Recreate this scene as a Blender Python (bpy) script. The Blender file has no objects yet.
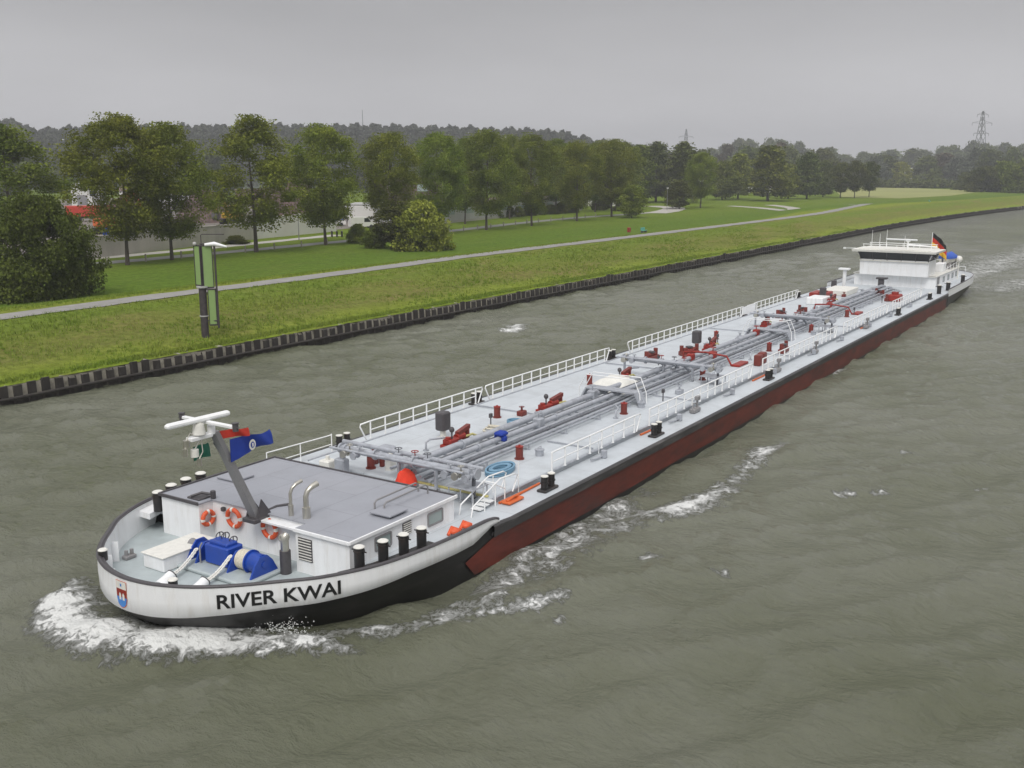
import bpy, math, random
import numpy as np
from mathutils import Vector, Matrix
random.seed(7); rng = np.random.default_rng(7)
R = math.radians
scene = bpy.context.scene
COL = scene.collection

# ------------------------------------------------------------------ camera numbers (real position on the bridge)
F, PITCH, YAW, CX, CY, CZ = 1020.0, 11.93, 33.12, -30.68, -23.6, 12.92
_a, _b = R(YAW), R(PITCH)
FW = np.array([math.cos(_a)*math.cos(_b), math.sin(_a)*math.cos(_b), -math.sin(_b)])
RT = np.array([math.sin(_a), -math.cos(_a), 0.0])
UP = np.cross(RT, FW)
CAMP = np.array([CX, CY, CZ])
def gp(u, v, z=1.5):
    """where the sight line through photo point (u, v) meets the level plane z"""
    d = FW*F + RT*(u-512) - UP*(v-384)
    t = (z-CZ)/d[2]
    p = CAMP + t*d
    return float(p[0]), float(p[1])
def height_at(x, y, v):
    """height whose image row is v, for something standing at x, y"""
    lo, hi = -5.0, 200.0
    for _ in range(40):
        m = (lo+hi)/2
        d = np.array([x, y, m])-CAMP
        vv = 384-F*(d@UP)/(d@FW)
        if vv > v: lo = m
        else: hi = m
    return (lo+hi)/2
def px_m(x, y, z=2):
    """metres per pixel at that point"""
    return float((np.array([x, y, z])-CAMP)@FW)/F

# ------------------------------------------------------------------ materials
MATS = {}
def new_mat(name):
    m = bpy.data.materials.new(name); m.use_nodes = True
    nt = m.node_tree; b = nt.nodes['Principled BSDF']
    MATS[name] = m
    return m, nt, b
def paint(name, col, rough=0.5, var=0.12, scale=3.0, metal=0.0, bump=0.0, dirt=None, dirt_amt=0.35, dirt_scale=0.8, stretch=(1,1,1), spec=0.5):
    m, nt, b = new_mat(name)
    N, L = nt.nodes, nt.links
    tc = N.new('ShaderNodeTexCoord'); mp = N.new('ShaderNodeMapping'); mp.inputs['Scale'].default_value = stretch
    L.new(tc.outputs['Object'], mp.inputs['Vector'])
    n1 = N.new('ShaderNodeTexNoise'); n1.inputs['Scale'].default_value = scale; n1.inputs['Detail'].default_value = 6; n1.inputs['Roughness'].default_value = .65
    L.new(mp.outputs[0], n1.inputs['Vector'])
    mr = N.new('ShaderNodeMapRange'); mr.inputs['From Min'].default_value = .3; mr.inputs['From Max'].default_value = .7
    mr.inputs['To Min'].default_value = 1-var; mr.inputs['To Max'].default_value = 1+var
    L.new(n1.outputs['Fac'], mr.inputs['Value'])
    mx = N.new('ShaderNodeVectorMath'); mx.operation = 'SCALE'; mx.inputs[0].default_value = col[:3]
    L.new(mr.outputs[0], mx.inputs['Scale'])
    out = mx.outputs[0]
    if dirt:
        n2 = N.new('ShaderNodeTexNoise'); n2.inputs['Scale'].default_value = dirt_scale; n2.inputs['Detail'].default_value = 8; n2.inputs['Roughness'].default_value = .7
        L.new(mp.outputs[0], n2.inputs['Vector'])
        r2 = N.new('ShaderNodeMapRange'); r2.inputs['From Min'].default_value = .5; r2.inputs['From Max'].default_value = .72; r2.inputs['To Max'].default_value = dirt_amt
        L.new(n2.outputs['Fac'], r2.inputs['Value'])
        mm = N.new('ShaderNodeMix'); mm.data_type = 'RGBA'
        L.new(r2.outputs[0], mm.inputs['Factor']); L.new(out, mm.inputs['A']); mm.inputs['B'].default_value = (*dirt, 1)
        out = mm.outputs['Result']
    L.new(out, b.inputs['Base Color'])
    b.inputs['Roughness'].default_value = rough; b.inputs['Metallic'].default_value = metal
    b.inputs['Specular IOR Level'].default_value = spec
    if bump:
        bp = N.new('ShaderNodeBump'); bp.inputs['Strength'].default_value = bump; bp.inputs['Distance'].default_value = .03
        L.new(n1.outputs['Fac'], bp.inputs['Height']); L.new(bp.outputs[0], b.inputs['Normal'])
    return m
white = paint('white_paint', (.82,.83,.84), .4, .05, 2, dirt=(.46,.41,.34), dirt_amt=.30, dirt_scale=2.2, stretch=(1.6,1.6,.28))
railwhite = paint('rail_white', (.85,.86,.86), .4, .04)
capwhite = paint('cap_cream', (.72,.71,.66), .5, .08, 6)
hullblack = paint('hull_black', (.012,.0115,.012), .42, .3, 1.5, dirt=(.06,.055,.05), dirt_amt=.45, dirt_scale=1.2, stretch=(.5,.5,2))
gloss_black = paint('bollard_black', (.02,.019,.02), .4, .2, 5, dirt=(.12,.08,.06), dirt_amt=.4, dirt_scale=4)
strake = paint('strake_dark', (.045,.043,.044), .6, .3, 2, dirt=(.16,.15,.14), dirt_amt=.6, dirt_scale=1.3, stretch=(.4,1,3))
hullred = paint('hull_red', (.112,.018,.010), .55, .35, 1.2, dirt=(.028,.017,.014), dirt_amt=.85, dirt_scale=.9, stretch=(.5,.5,1.6), bump=.25)
deckgrey = paint('deck_grey', (.53,.565,.595), .5, .07, 1.2, dirt=(.32,.33,.33), dirt_amt=.45, dirt_scale=.5)
def seams(m, sx, sy):
    nt = m.node_tree; N, L = nt.nodes, nt.links; b = N['Principled BSDF']; src = b.inputs['Base Color'].links[0].from_socket
    tc = N.new('ShaderNodeTexCoord'); bk = N.new('ShaderNodeTexBrick'); bk.inputs['Scale'].default_value = 1; bk.inputs['Brick Width'].default_value = sx; bk.inputs['Row Height'].default_value = sy; bk.inputs['Mortar Size'].default_value = .018; bk.inputs['Mortar Smooth'].default_value = .4
    bk.inputs['Color1'].default_value = (1,1,1,1); bk.inputs['Color2'].default_value = (.955,.96,.965,1); bk.inputs['Mortar'].default_value = (.74,.74,.74,1)
    L.new(tc.outputs['Object'], bk.inputs['Vector']); mm = N.new('ShaderNodeMix'); mm.data_type = 'RGBA'; mm.blend_type = 'MULTIPLY'; mm.inputs['Factor'].default_value = 1
    L.new(src, mm.inputs['A']); L.new(bk.outputs['Color'], mm.inputs['B']); L.new(mm.outputs['Result'], b.inputs['Base Color'])
seams(deckgrey, 5.8, 1.45)
roofgrey = paint('roof_grey', (.315,.325,.36), .55, .05, 1.0, dirt=(.24,.245,.26), dirt_amt=.35, dirt_scale=.45)
seams(roofgrey, 3.1, 1.4)
foredeck = paint('foredeck_grey', (.40,.45,.46), .45, .08, 2.0, dirt=(.28,.31,.31), dirt_amt=.5, dirt_scale=1.1)
pipegrey = paint('pipe_grey', (.39,.41,.45), .36, .12, 3, metal=.15, dirt=(.14,.14,.15), dirt_amt=.6, dirt_scale=2)
pipedark = paint('pipe_dark', (.12,.125,.14), .45, .15, 4)
darkgrey = paint('dark_grey', (.07,.065,.07), .5, .15, 4)
machred = paint('machine_red', (.28,.022,.014), .45, .2, 4, dirt=(.10,.02,.015), dirt_amt=.5, dirt_scale=3)
ventred = paint('vent_red', (.17,.028,.02), .5, .15, 5)
orange = paint('orange', (.62,.13,.03), .5, .1, 5)
redorange = paint('ring_orange', (.68,.10,.03), .5, .1, 8)
blue = paint('winch_blue', (.012,.06,.36), .35, .12, 4, dirt=(.01,.02,.12), dirt_amt=.5, dirt_scale=2)
rope = paint('rope', (.62,.58,.48), .85, .2, 14)
ropewhite = paint('rope_white', (.75,.74,.70), .8, .1, 14)
steel = paint('stainless', (.55,.53,.47), .28, .1, 4, metal=.85)
mastgrey = paint('mast_grey', (.24,.235,.24), .45, .12, 3, dirt=(.12,.11,.10), dirt_amt=.5, dirt_scale=3)
ltblue = paint('tray_blue', (.16,.30,.42), .5, .1, 4)
yellowpaint = paint('yellow_line', (.55,.50,.20), .5, .1, 4)
def fabric(name, col):
    return paint(name, col, .8, .1, 3)
flagblue = fabric('flag_blue', (.010,.040,.30)); flaggreen = fabric('flag_green', (.02,.16,.10)); flagred = fabric('flag_red', (.45,.03,.015))
tarpred = fabric('tarp_red', (.75,.05,.02)); flagblack = fabric('flag_black', (.015,.015,.015)); flaggold = fabric('flag_gold', (.72,.42,.03))
tarpblue = fabric('tarp_blue', (.03,.10,.45))
concrete = paint('concrete', (.42,.40,.36), .85, .14, .5, dirt=(.17,.165,.14), dirt_amt=.6, dirt_scale=.25, stretch=(1,1,.25), bump=.3)
palegrey = paint('pale_cladding', (.42,.42,.41), .7, .15, .6, dirt=(.25,.25,.24), dirt_amt=.6, dirt_scale=.3, stretch=(1,1,.3))
offwhite = paint('offwhite_wall', (.66,.65,.62), .7, .1, .4, dirt=(.45,.42,.38), dirt_amt=.5, dirt_scale=.2)
brickbrown = paint('brown_roof', (.16,.105,.09), .8, .2, 1.0, dirt=(.09,.07,.065), dirt_amt=.6, dirt_scale=.4)
asphalt = paint('path_asphalt', (.27,.26,.245), .9, .14, 1.5, dirt=(.19,.185,.165), dirt_amt=.6, dirt_scale=.35, bump=.2)
roadm = paint('road_asphalt', (.22,.22,.205), .9, .15, .8, dirt=(.14,.14,.12), dirt_amt=.6, dirt_scale=.2, bump=.2)
sheetm = paint('sheet_pile_steel', (.026,.022,.019), .8, .4, 2.5, dirt=(.07,.065,.05), dirt_amt=.7, dirt_scale=1.5, stretch=(1,1,.4), bump=.5)
copingm = paint('coping_concrete', (.29,.27,.22), .9, .35, 1.5, dirt=(.05,.05,.035), dirt_amt=.9, dirt_scale=1.0, bump=.4)
pilem = paint('signal_pile', (.05,.042,.045), .6, .25, 3, dirt=(.10,.08,.075), dirt_amt=.5, dirt_scale=1.5)
greenpanel = paint('green_panel', (.24,.36,.13), .45, .06, 1.5)
bark = paint('bark', (.085,.07,.055), .9, .3, 3, bump=.6, stretch=(1,1,.3))
tyre = paint('tyre_rubber', (.02,.02,.02), .8, .1)
excav_o = paint('machine_orange', (.60,.12,.03), .5, .15, 2); excav_y = paint('machine_yellow', (.62,.36,.03), .5, .15, 2)
truckred = paint('truck_red', (.50,.04,.02), .5, .15, 2); carblue = paint('bin_blue', (.02,.08,.42), .45, .1)
heapm = paint('scrap_brown', (.14,.095,.085), .9, .45, .9, dirt=(.06,.05,.05), dirt_amt=.7, dirt_scale=.6, bump=.8)
benchteal = paint('bench_teal', (.10,.38,.33), .5, .1, 3)
pylonm = paint('pylon_steel', (.16,.165,.175), .6, .1)
def glass(name, col, rough=.08):
    m, nt, b = new_mat(name)
    b.inputs['Base Color'].default_value = (*col, 1); b.inputs['Roughness'].default_value = rough
    return m
darkglass = glass('tinted_glass', (.015,.018,.02)); paleglass = glass('pale_glass', (.30,.36,.35), .15)

def leaf_mat(name, col, col2, trans=.25, nscale=.35):
    m, nt, b = new_mat(name)
    N, L = nt.nodes, nt.links
    tc = N.new('ShaderNodeTexCoord'); oi = N.new('ShaderNodeObjectInfo')
    n1 = N.new('ShaderNodeTexNoise'); n1.inputs['Scale'].default_value = nscale; n1.inputs['Detail'].default_value = 5
    L.new(tc.outputs['Object'], n1.inputs['Vector'])
    mr = N.new('ShaderNodeMapRange'); mr.inputs['From Min'].default_value = .35; mr.inputs['From Max'].default_value = .65
    L.new(n1.outputs['Fac'], mr.inputs['Value'])
    mm = N.new('ShaderNodeMix'); mm.data_type = 'RGBA'; mm.inputs['A'].default_value = (*col, 1); mm.inputs['B'].default_value = (*col2, 1)
    L.new(mr.outputs[0], mm.inputs['Factor'])
    at = N.new('ShaderNodeAttribute'); at.attribute_name = 'tint'
    sc = N.new('ShaderNodeVectorMath'); sc.operation = 'SCALE'; L.new(mm.outputs['Result'], sc.inputs[0]); L.new(at.outputs['Fac'], sc.inputs['Scale'])
    hs = N.new('ShaderNodeHueSaturation'); L.new(sc.outputs[0], hs.inputs['Color'])
    r1 = N.new('ShaderNodeMapRange'); r1.inputs['To Min'].default_value = .485; r1.inputs['To Max'].default_value = .515; L.new(oi.outputs['Random'], r1.inputs['Value']); L.new(r1.outputs[0], hs.inputs['Hue'])
    r2 = N.new('ShaderNodeMapRange'); r2.inputs['To Min'].default_value = .82; r2.inputs['To Max'].default_value = 1.2
    ml = N.new('ShaderNodeMath'); ml.operation = 'MULTIPLY'; ml.inputs[1].default_value = 7.31; fr = N.new('ShaderNodeMath'); fr.operation = 'FRACT'
    L.new(oi.outputs['Random'], ml.inputs[0]); L.new(ml.outputs[0], fr.inputs[0]); L.new(fr.outputs[0], r2.inputs['Value']); L.new(r2.outputs[0], hs.inputs['Value'])
    L.new(hs.outputs[0], b.inputs['Base Color']); b.inputs['Roughness'].default_value = .7; b.inputs['Specular IOR Level'].default_value = .10
    tr = N.new('ShaderNodeBsdfTranslucent'); L.new(hs.outputs[0], tr.inputs['Color'])
    ms = N.new('ShaderNodeMixShader'); ms.inputs[0].default_value = trans
    o = N['Material Output'] if 'Material Output' in N else [n for n in N if n.type == 'OUTPUT_MATERIAL'][0]
    L.new(b.outputs[0], ms.inputs[1]); L.new(tr.outputs[0], ms.inputs[2]); L.new(ms.outputs[0], o.inputs['Surface'])
    return m
leafA = leaf_mat('leaves_olive', (.112,.150,.016), (.19,.22,.03))
leafB = leaf_mat('leaves_dark', (.068,.086,.014), (.108,.122,.024))
leafY = leaf_mat('leaves_yellowgreen', (.22,.25,.035), (.31,.33,.06))
leafF = leaf_mat('leaves_far', (.092,.115,.024), (.135,.155,.042), nscale=.12)
leafM = leaf_mat('leaves_bush', (.082,.102,.018), (.13,.15,.03))
leafH = leaf_mat('leaves_hill', (.050,.056,.030), (.068,.072,.040), nscale=.03)
leafS = leaf_mat('leaves_silver', (.12,.14,.09), (.17,.19,.13), nscale=.2)
leafBr = leaf_mat('leaves_bronze', (.085,.075,.045), (.12,.10,.06), nscale=.2)

# ------------------------------------------------------------------ mesh helpers
class MB:
    def __init__(s): s.v = []; s.f = []; s.mi = []; s.mats = []; s.cur = 0; s.sm = []
    def mat(s, m):
        if m not in s.mats: s.mats.append(m)
        s.cur = s.mats.index(m); return s
    def add(s, vs, fs, smooth=False):
        b = len(s.v); s.v += [tuple(map(float, q)) for q in vs]
        for f in fs: s.f.append(tuple(b+i for i in f)); s.mi.append(s.cur); s.sm.append(smooth)
        return s
    def box(s, x0, x1, y0, y1, z0, z1, M=None):
        vs = [(x, y, z) for z in (z0, z1) for y in (y0, y1) for x in (x0, x1)]
        if M is not None: vs = [M @ Vector(q) for q in vs]
        return s.add(vs, [(0,2,3,1),(4,5,7,6),(0,1,5,4),(2,6,7,3),(0,4,6,2),(1,3,7,5)])
    def bbox(s, x0, x1, y0, y1, z0, z1, b=.03, M=None):
        """box with chamfered edges"""
        b = min(b, (x1-x0)*.45, (y1-y0)*.45, (z1-z0)*.45)
        vs = []; 
        for z, i in ((z0, b), (z0+b, 0), (z1-b, 0), (z1, b)):
            X0, X1, Y0, Y1 = x0+i, x1-i, y0+i, y1-i; c = b if i == 0 else b*.6
            vs += [(X0+c,Y0,z),(X1-c,Y0,z),(X1,Y0+c,z),(X1,Y1-c,z),(X1-c,Y1,z),(X0+c,Y1,z),(X0,Y1-c,z),(X0,Y0+c,z)]
        if M is not None: vs = [M @ Vector(q) for q in vs]
        fs = [tuple(range(7,-1,-1)), tuple(range(24,32))]
        for k in range(3):
            for i in range(8):
                j = (i+1) % 8; fs.append((k*8+i, k*8+j, (k+1)*8+j, (k+1)*8+i))
        return s.add(vs, fs)
    def cyl(s, p0, p1, r0, r1=None, n=12, caps=True):
        r1 = r0 if r1 is None else r1
        p0, p1 = Vector(p0), Vector(p1); d = (p1-p0).normalized()
        a = d.orthogonal().normalized(); b = d.cross(a)
        vs = []
        for p, r in ((p0, r0), (p1, r1)):
            for i in range(n):
                t = 2*math.pi*i/n; vs.append(p + a*(r*math.cos(t)) + b*(r*math.sin(t)))
        s.add(vs, [(i, (i+1) % n, n+(i+1) % n, n+i) for i in range(n)], smooth=n > 6)
        if caps: s.add(vs, [tuple(range(n-1,-1,-1)), tuple(range(n, 2*n))])
        return s
    def tube(s, pts, r, n=8, caps=True):
        pts = [Vector(p) for p in pts]; m = len(pts)
        rs = r if isinstance(r, (list, tuple)) else [r]*m
        prev = None; vs = []
        for i, p in enumerate(pts):
            d = (pts[min(i+1, m-1)]-pts[max(i-1, 0)]).normalized()
            if prev is None: a = d.orthogonal().normalized()
            else:
                a = prev - d*prev.dot(d); a = a.normalized() if a.length > 1e-5 else d.orthogonal().normalized()
            prev = a; b = d.cross(a)
            for k in range(n):
                t = 2*math.pi*k/n; vs.append(p + (a*math.cos(t)+b*math.sin(t))*rs[i])
        fs = [(i*n+k, i*n+(k+1) % n, (i+1)*n+(k+1) % n, (i+1)*n+k) for i in range(m-1) for k in range(n)]
        s.add(vs, fs, smooth=n > 4)
        if caps: s.add([vs[k] for k in range(n)], [tuple(range(n-1,-1,-1))]); s.add(vs[-n:], [tuple(range(n))])
        return s
    def prism(s, outline, axis, a0, a1):
        """outline: 2-D points; axis 0/1/2 is the extrusion axis"""
        def mk(p, a):
            q = list(p); q.insert(axis, a); return tuple(q)
        n = len(outline)
        vs = [mk(p, a0) for p in outline]+[mk(p, a1) for p in outline]
        return s.add(vs, [tuple(range(n-1,-1,-1)), tuple(range(n, 2*n))]+[(i, (i+1) % n, n+(i+1) % n, n+i) for i in range(n)])
    def torus(s, c, axis, R0, r, n=24, m=8, a0=0, a1=2*math.pi):
        c = Vector(c); d = Vector(axis).normalized(); a = d.orthogonal().normalized(); b = d.cross(a)
        full = abs(a1-a0-2*math.pi) < 1e-6; k = n if full else n+1
        vs = []
        for i in range(k):
            t = a0+(a1-a0)*i/n; e = a*math.cos(t)+b*math.sin(t)
            for j in range(m):
                q = 2*math.pi*j/m; vs.append(c+e*(R0+r*math.cos(q))+d*(r*math.sin(q)))
        fs = [(i*m+j, ((i+1) % k)*m+j, ((i+1) % k)*m+(j+1) % m, i*m+(j+1) % m) for i in range(n) for j in range(m)]
        return s.add(vs, fs, smooth=True)
    def ball(s, c, r, n=12, m=8, sz=1.0):
        vs = [(c[0], c[1], c[2]-r*sz)]
        for j in range(1, m):
            q = math.pi*j/m-math.pi/2
            for i in range(n):
                t = 2*math.pi*i/n; vs.append((c[0]+r*math.cos(q)*math.cos(t), c[1]+r*math.cos(q)*math.sin(t), c[2]+r*sz*math.sin(q)))
        vs.append((c[0], c[1], c[2]+r*sz)); e = len(vs)-1
        fs = [(0, 1+(i+1) % n, 1+i) for i in range(n)]+[(1+j*n+i, 1+j*n+(i+1) % n, 1+(j+1)*n+(i+1) % n, 1+(j+1)*n+i) for j in range(m-2) for i in range(n)]
        fs += [(e, 1+(m-2)*n+i, 1+(m-2)*n+(i+1) % n) for i in range(n)]
        return s.add(vs, fs, smooth=True)
    def build(s, name, mat=None, parent=None, loc=None):
        me = bpy.data.meshes.new(name); me.from_pydata(s.v, [], s.f)
        if mat is not None: me.materials.append(mat)
        else:
            for m in s.mats: me.materials.append(m)
            me.polygons.foreach_set('material_index', s.mi)
        me.polygons.foreach_set('use_smooth', s.sm); me.update()
        o = bpy.data.objects.new(name, me); COL.objects.link(o)
        if parent is not None: o.parent = parent
        if loc is not None: o.location = loc
        return o
def tag(o, label=None, cat=None, group=None, kind=None):
    if label: o['label'] = label
    if cat: o['category'] = cat
    if group: o['group'] = group
    if kind: o['kind'] = kind
    return o
def empty(name, loc, label, cat, group=None, rz=0):
    o = bpy.data.objects.new(name, None); COL.objects.link(o); o.location = loc; o.rotation_euler = (0, 0, rz)
    return tag(o, label, cat, group)
def copy_tree(o, parent=None):
    c = o.copy(); COL.objects.link(c); c.parent = parent
    for ch in o.children: copy_tree(ch, c)
    return c
ORD = ['', 'first','second','third','fourth','fifth','sixth','seventh','eighth','ninth','tenth','eleventh','twelfth','thirteenth','fourteenth','fifteenth','sixteenth','seventeenth','eighteenth','nineteenth']
def ordn(n):
    if n < 20: return ORD[n]
    t = {2:'twent',3:'thirt',4:'fort',5:'fift',6:'sixt',7:'sevent'}[n//10]
    return t+'ieth' if n % 10 == 0 else t+'y-'+ORD[n % 10]

# ------------------------------------------------------------------ world, sun, camera
w = bpy.data.worlds.new('World'); scene.world = w; w.use_nodes = True
N, L = w.node_tree.nodes, w.node_tree.links
bg = N['Background']; sky = N.new('ShaderNodeTexSky'); sky.sky_type = 'NISHITA'; sky.sun_disc = False
SUN_EL, SUN_AZ = 52, 205      # azimuth, degrees, direction the light comes from (measured from +X)
sky.sun_elevation = R(SUN_EL); sky.sun_rotation = R(90-SUN_AZ)
sky.air_density = 1.0; sky.dust_density = 4.0
# grey cloud deck over the clear sky, unseen zenith brightened to light the ship
hs = N.new('ShaderNodeHueSaturation'); hs.inputs['Saturation'].default_value = .12; L.new(sky.outputs[0], hs.inputs['Color'])
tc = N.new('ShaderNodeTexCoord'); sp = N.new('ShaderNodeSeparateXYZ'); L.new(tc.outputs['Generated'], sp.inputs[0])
mpw = N.new('ShaderNodeMapping'); mpw.inputs['Scale'].default_value = (1.2, 1.2, 5.0); L.new(tc.outputs['Generated'], mpw.inputs['Vector'])
cn = N.new('ShaderNodeTexNoise'); cn.inputs['Scale'].default_value = 1.6; cn.inputs['Detail'].default_value = 5; L.new(mpw.outputs[0], cn.inputs['Vector'])
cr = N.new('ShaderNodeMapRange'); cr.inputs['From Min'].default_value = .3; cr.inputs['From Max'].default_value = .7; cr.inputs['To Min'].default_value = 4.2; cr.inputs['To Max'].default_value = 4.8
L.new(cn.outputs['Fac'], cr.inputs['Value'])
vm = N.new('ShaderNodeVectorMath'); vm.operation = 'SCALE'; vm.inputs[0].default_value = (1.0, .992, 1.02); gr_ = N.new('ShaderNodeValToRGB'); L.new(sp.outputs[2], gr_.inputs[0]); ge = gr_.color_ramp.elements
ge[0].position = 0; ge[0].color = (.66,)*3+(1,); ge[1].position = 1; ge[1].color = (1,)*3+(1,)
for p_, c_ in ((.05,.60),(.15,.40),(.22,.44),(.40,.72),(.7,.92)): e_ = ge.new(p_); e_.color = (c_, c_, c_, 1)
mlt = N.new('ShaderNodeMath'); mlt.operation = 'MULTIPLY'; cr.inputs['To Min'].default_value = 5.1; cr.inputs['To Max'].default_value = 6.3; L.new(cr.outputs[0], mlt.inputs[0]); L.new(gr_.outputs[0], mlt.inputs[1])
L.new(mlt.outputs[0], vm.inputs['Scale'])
mx = N.new('ShaderNodeMix'); mx.data_type = 'RGBA'; mx.inputs['Factor'].default_value = .9
L.new(hs.outputs[0], mx.inputs['A']); L.new(vm.outputs[0], mx.inputs['B'])
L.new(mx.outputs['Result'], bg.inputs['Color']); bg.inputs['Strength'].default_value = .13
sl = bpy.data.lights.new('sun', 'SUN'); sl.energy = 1.35; sl.angle = R(25); sl.color = (1, .97, .92)
so = bpy.data.objects.new('sun', sl); COL.objects.link(so)
sd = Vector((math.cos(R(SUN_AZ))*math.cos(R(SUN_EL)), math.sin(R(SUN_AZ))*math.cos(R(SUN_EL)), math.sin(R(SUN_EL))))
so.rotation_euler = (-sd).to_track_quat('-Z', 'Y').to_euler()
cd = bpy.data.cameras.new('camera'); cam = bpy.data.objects.new('camera', cd); COL.objects.link(cam)
cd.sensor_width = 36; cd.lens = F/1024*36; cd.clip_end = 6000; cd.clip_start = .5
cam.matrix_world = Matrix(((RT[0], UP[0], -FW[0], CX), (RT[1], UP[1], -FW[1], CY), (RT[2], UP[2], -FW[2], CZ), (0, 0, 0, 1)))
scene.camera = cam
scene.view_settings.view_transform = 'Standard'; scene.view_settings.look = 'None'; scene.view_settings.exposure = 0.42; scene.view_settings.gamma = 1

# ------------------------------------------------------------------ terrain
def bank_y(x):
    if x < 180: return 30.2
    if x < 360: return 30.2-(x-180)**2*.00038
    return 30.2-12.31-(x-360)*.1368
def crest_extra(x):
    if x < 180 or x > 330: return 0.0
    return 14*math.sin(math.pi*(x-180)/150)**2
EDGE, CREST, FLAT = 1.1, 2.8, 1.5
def ground_z(x, y):
    o = y-bank_y(x); e = crest_extra(x)
    if o < 0: return EDGE
    if o < 12.5: return EDGE+(CREST-EDGE)*o/12.5
    if o < 18+e: return CREST
    if o < 28+e: return CREST+(FLAT-CREST)*(o-18-e)/10
    return FLAT
xs = list(np.arange(-90, 220, 2.0)); st = 2.0
while xs[-1] < 2600: st = min(st*1.06, 60); xs.append(xs[-1]+st)
ts = [('a', t) for t in np.linspace(0, 1, 13)]+[('b', t) for t in (.25,.5,.75,1)]+[('c', t) for t in (.2,.4,.6,.8,1)]
far_o = [0]; st = 3
while far_o[-1] < 2300: far_o.append(far_o[-1]+st); st = min(st*1.12, 90)
ts += [('d', t) for t in far_o[1:]]
gv = []; offs = []
for x in xs:
    e = crest_extra(x); b = bank_y(x)
    for k, t in ts:
        o = 12.5*t if k == 'a' else 12.5+(5.5+e)*t if k == 'b' else 18+e+10*t if k == 'c' else 28+e+t
        z = ground_z(x, b+o)
        if k == 'a' and 0 < t < .9 and x < 250: z += .09*math.sin(x*.31+t*3)*math.sin(t*9+x*.07)
        gv.append((x, b+o, z)); offs.append(o)
nt_ = len(ts)
gf = [(i*nt_+j, (i+1)*nt_+j, (i+1)*nt_+j+1, i*nt_+j+1) for i in range(len(xs)-1) for j in range(nt_-1)]
me = bpy.data.meshes.new('ground'); me.from_pydata(gv, [], gf); me.polygons.foreach_set('use_smooth', [True]*len(gf))
a = me.attributes.new('off', 'FLOAT', 'POINT'); a.data.foreach_set('value', offs)
gm, nt, b = new_mat('grassland'); N, L = nt.nodes, nt.links
tc = N.new('ShaderNodeTexCoord'); at = N.new('ShaderNodeAttribute'); at.attribute_name = 'off'
mp = N.new('ShaderNodeMapping'); mp.inputs['Scale'].default_value = (.35, 1, 1); L.new(tc.outputs['Object'], mp.inputs['Vector'])
na = N.new('ShaderNodeTexNoise'); na.inputs['Scale'].default_value = .28; na.inputs['Detail'].default_value = 7; na.inputs['Roughness'].default_value = .6; L.new(mp.outputs[0], na.inputs['Vector'])
nb = N.new('ShaderNodeTexNoise'); nb.inputs['Scale'].default_value = 1.7; nb.inputs['Detail'].default_value = 8; nb.inputs['Roughness'].default_value = .75; L.new(tc.outputs['Object'], nb.inputs['Vector'])
ma = N.new('ShaderNodeMath'); ma.operation = 'MULTIPLY_ADD'; ma.inputs[1].default_value = 5; L.new(na.outputs['Fac'], ma.inputs[0]); 
ad = N.new('ShaderNodeMath'); ad.operation = 'SUBTRACT'; ad.inputs[1].default_value = 2.5; L.new(at.outputs['Fac'], ad.inputs[0]); L.new(ad.outputs[0], ma.inputs[2])
dv = N.new('ShaderNodeMath'); dv.operation = 'DIVIDE'; dv.inputs[1].default_value = 60; L.new(ma.outputs[0], dv.inputs[0])
rp = N.new('ShaderNodeValToRGB'); L.new(dv.outputs[0], rp.inputs[0]); el = rp.color_ramp.elements
el[0].position = 0; el[0].color = (.18,.24,.03,1); el[1].position = 1; el[1].color = (.13,.185,.022,1)
for p_, c_ in ((.03,(.19,.23,.038,1)),(.07,(.165,.18,.045,1)),(.12,(.16,.185,.038,1)),(.19,(.14,.195,.03,1)),(.25,(.165,.20,.038,1)),(.30,(.20,.24,.034,1)),(.37,(.195,.245,.033,1)),(.43,(.11,.175,.022,1)),(.6,(.10,.16,.022,1))):
    e_ = el.new(p_); e_.color = c_
# dry brown patches and dark tufts
r1 = N.new('ShaderNodeMapRange'); r1.inputs['From Min'].default_value = .5; r1.inputs['From Max'].default_value = .68; r1.inputs['To Max'].default_value = .55; L.new(na.outputs['Fac'], r1.inputs['Value'])
lim = N.new('ShaderNodeMapRange'); lim.inputs['From Min'].default_value = 12; lim.inputs['From Max'].default_value = 16; lim.inputs['To Min'].default_value = 1; lim.inputs['To Max'].default_value = .25; L.new(at.outputs['Fac'], lim.inputs['Value'])
mu = N.new('ShaderNodeMath'); mu.operation = 'MULTIPLY'; L.new(r1.outputs[0], mu.inputs[0]); L.new(lim.outputs[0], mu.inputs[1])
m1 = N.new('ShaderNodeMix'); m1.data_type = 'RGBA'; L.new(mu.outputs[0], m1.inputs['Factor']); L.new(rp.outputs[0], m1.inputs['A']); m1.inputs['B'].default_value = (.22,.17,.075,1)
r2 = N.new('ShaderNodeMapRange'); r2.inputs['From Min'].default_value = .3; r2.inputs['From Max'].default_value = .7; r2.inputs['To Min'].default_value = .6; r2.inputs['To Max'].default_value = 1.4; L.new(nb.outputs['Fac'], r2.inputs['Value'])
m2 = N.new('ShaderNodeVectorMath'); m2.operation = 'SCALE'; L.new(m1.outputs['Result'], m2.inputs[0]); L.new(r2.outputs[0], m2.inputs['Scale'])
L.new(m2.outputs[0], b.inputs['Base Color']); b.inputs['Roughness'].default_value = 1; b.inputs['Specular IOR Level'].default_value = .03
bp = N.new('ShaderNodeBump'); bp.inputs['Strength'].default_value = .9; bp.inputs['Distance'].default_value = .25; L.new(nb.outputs['Fac'], bp.inputs['Height']); L.new(bp.outputs[0], b.inputs['Normal'])
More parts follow.
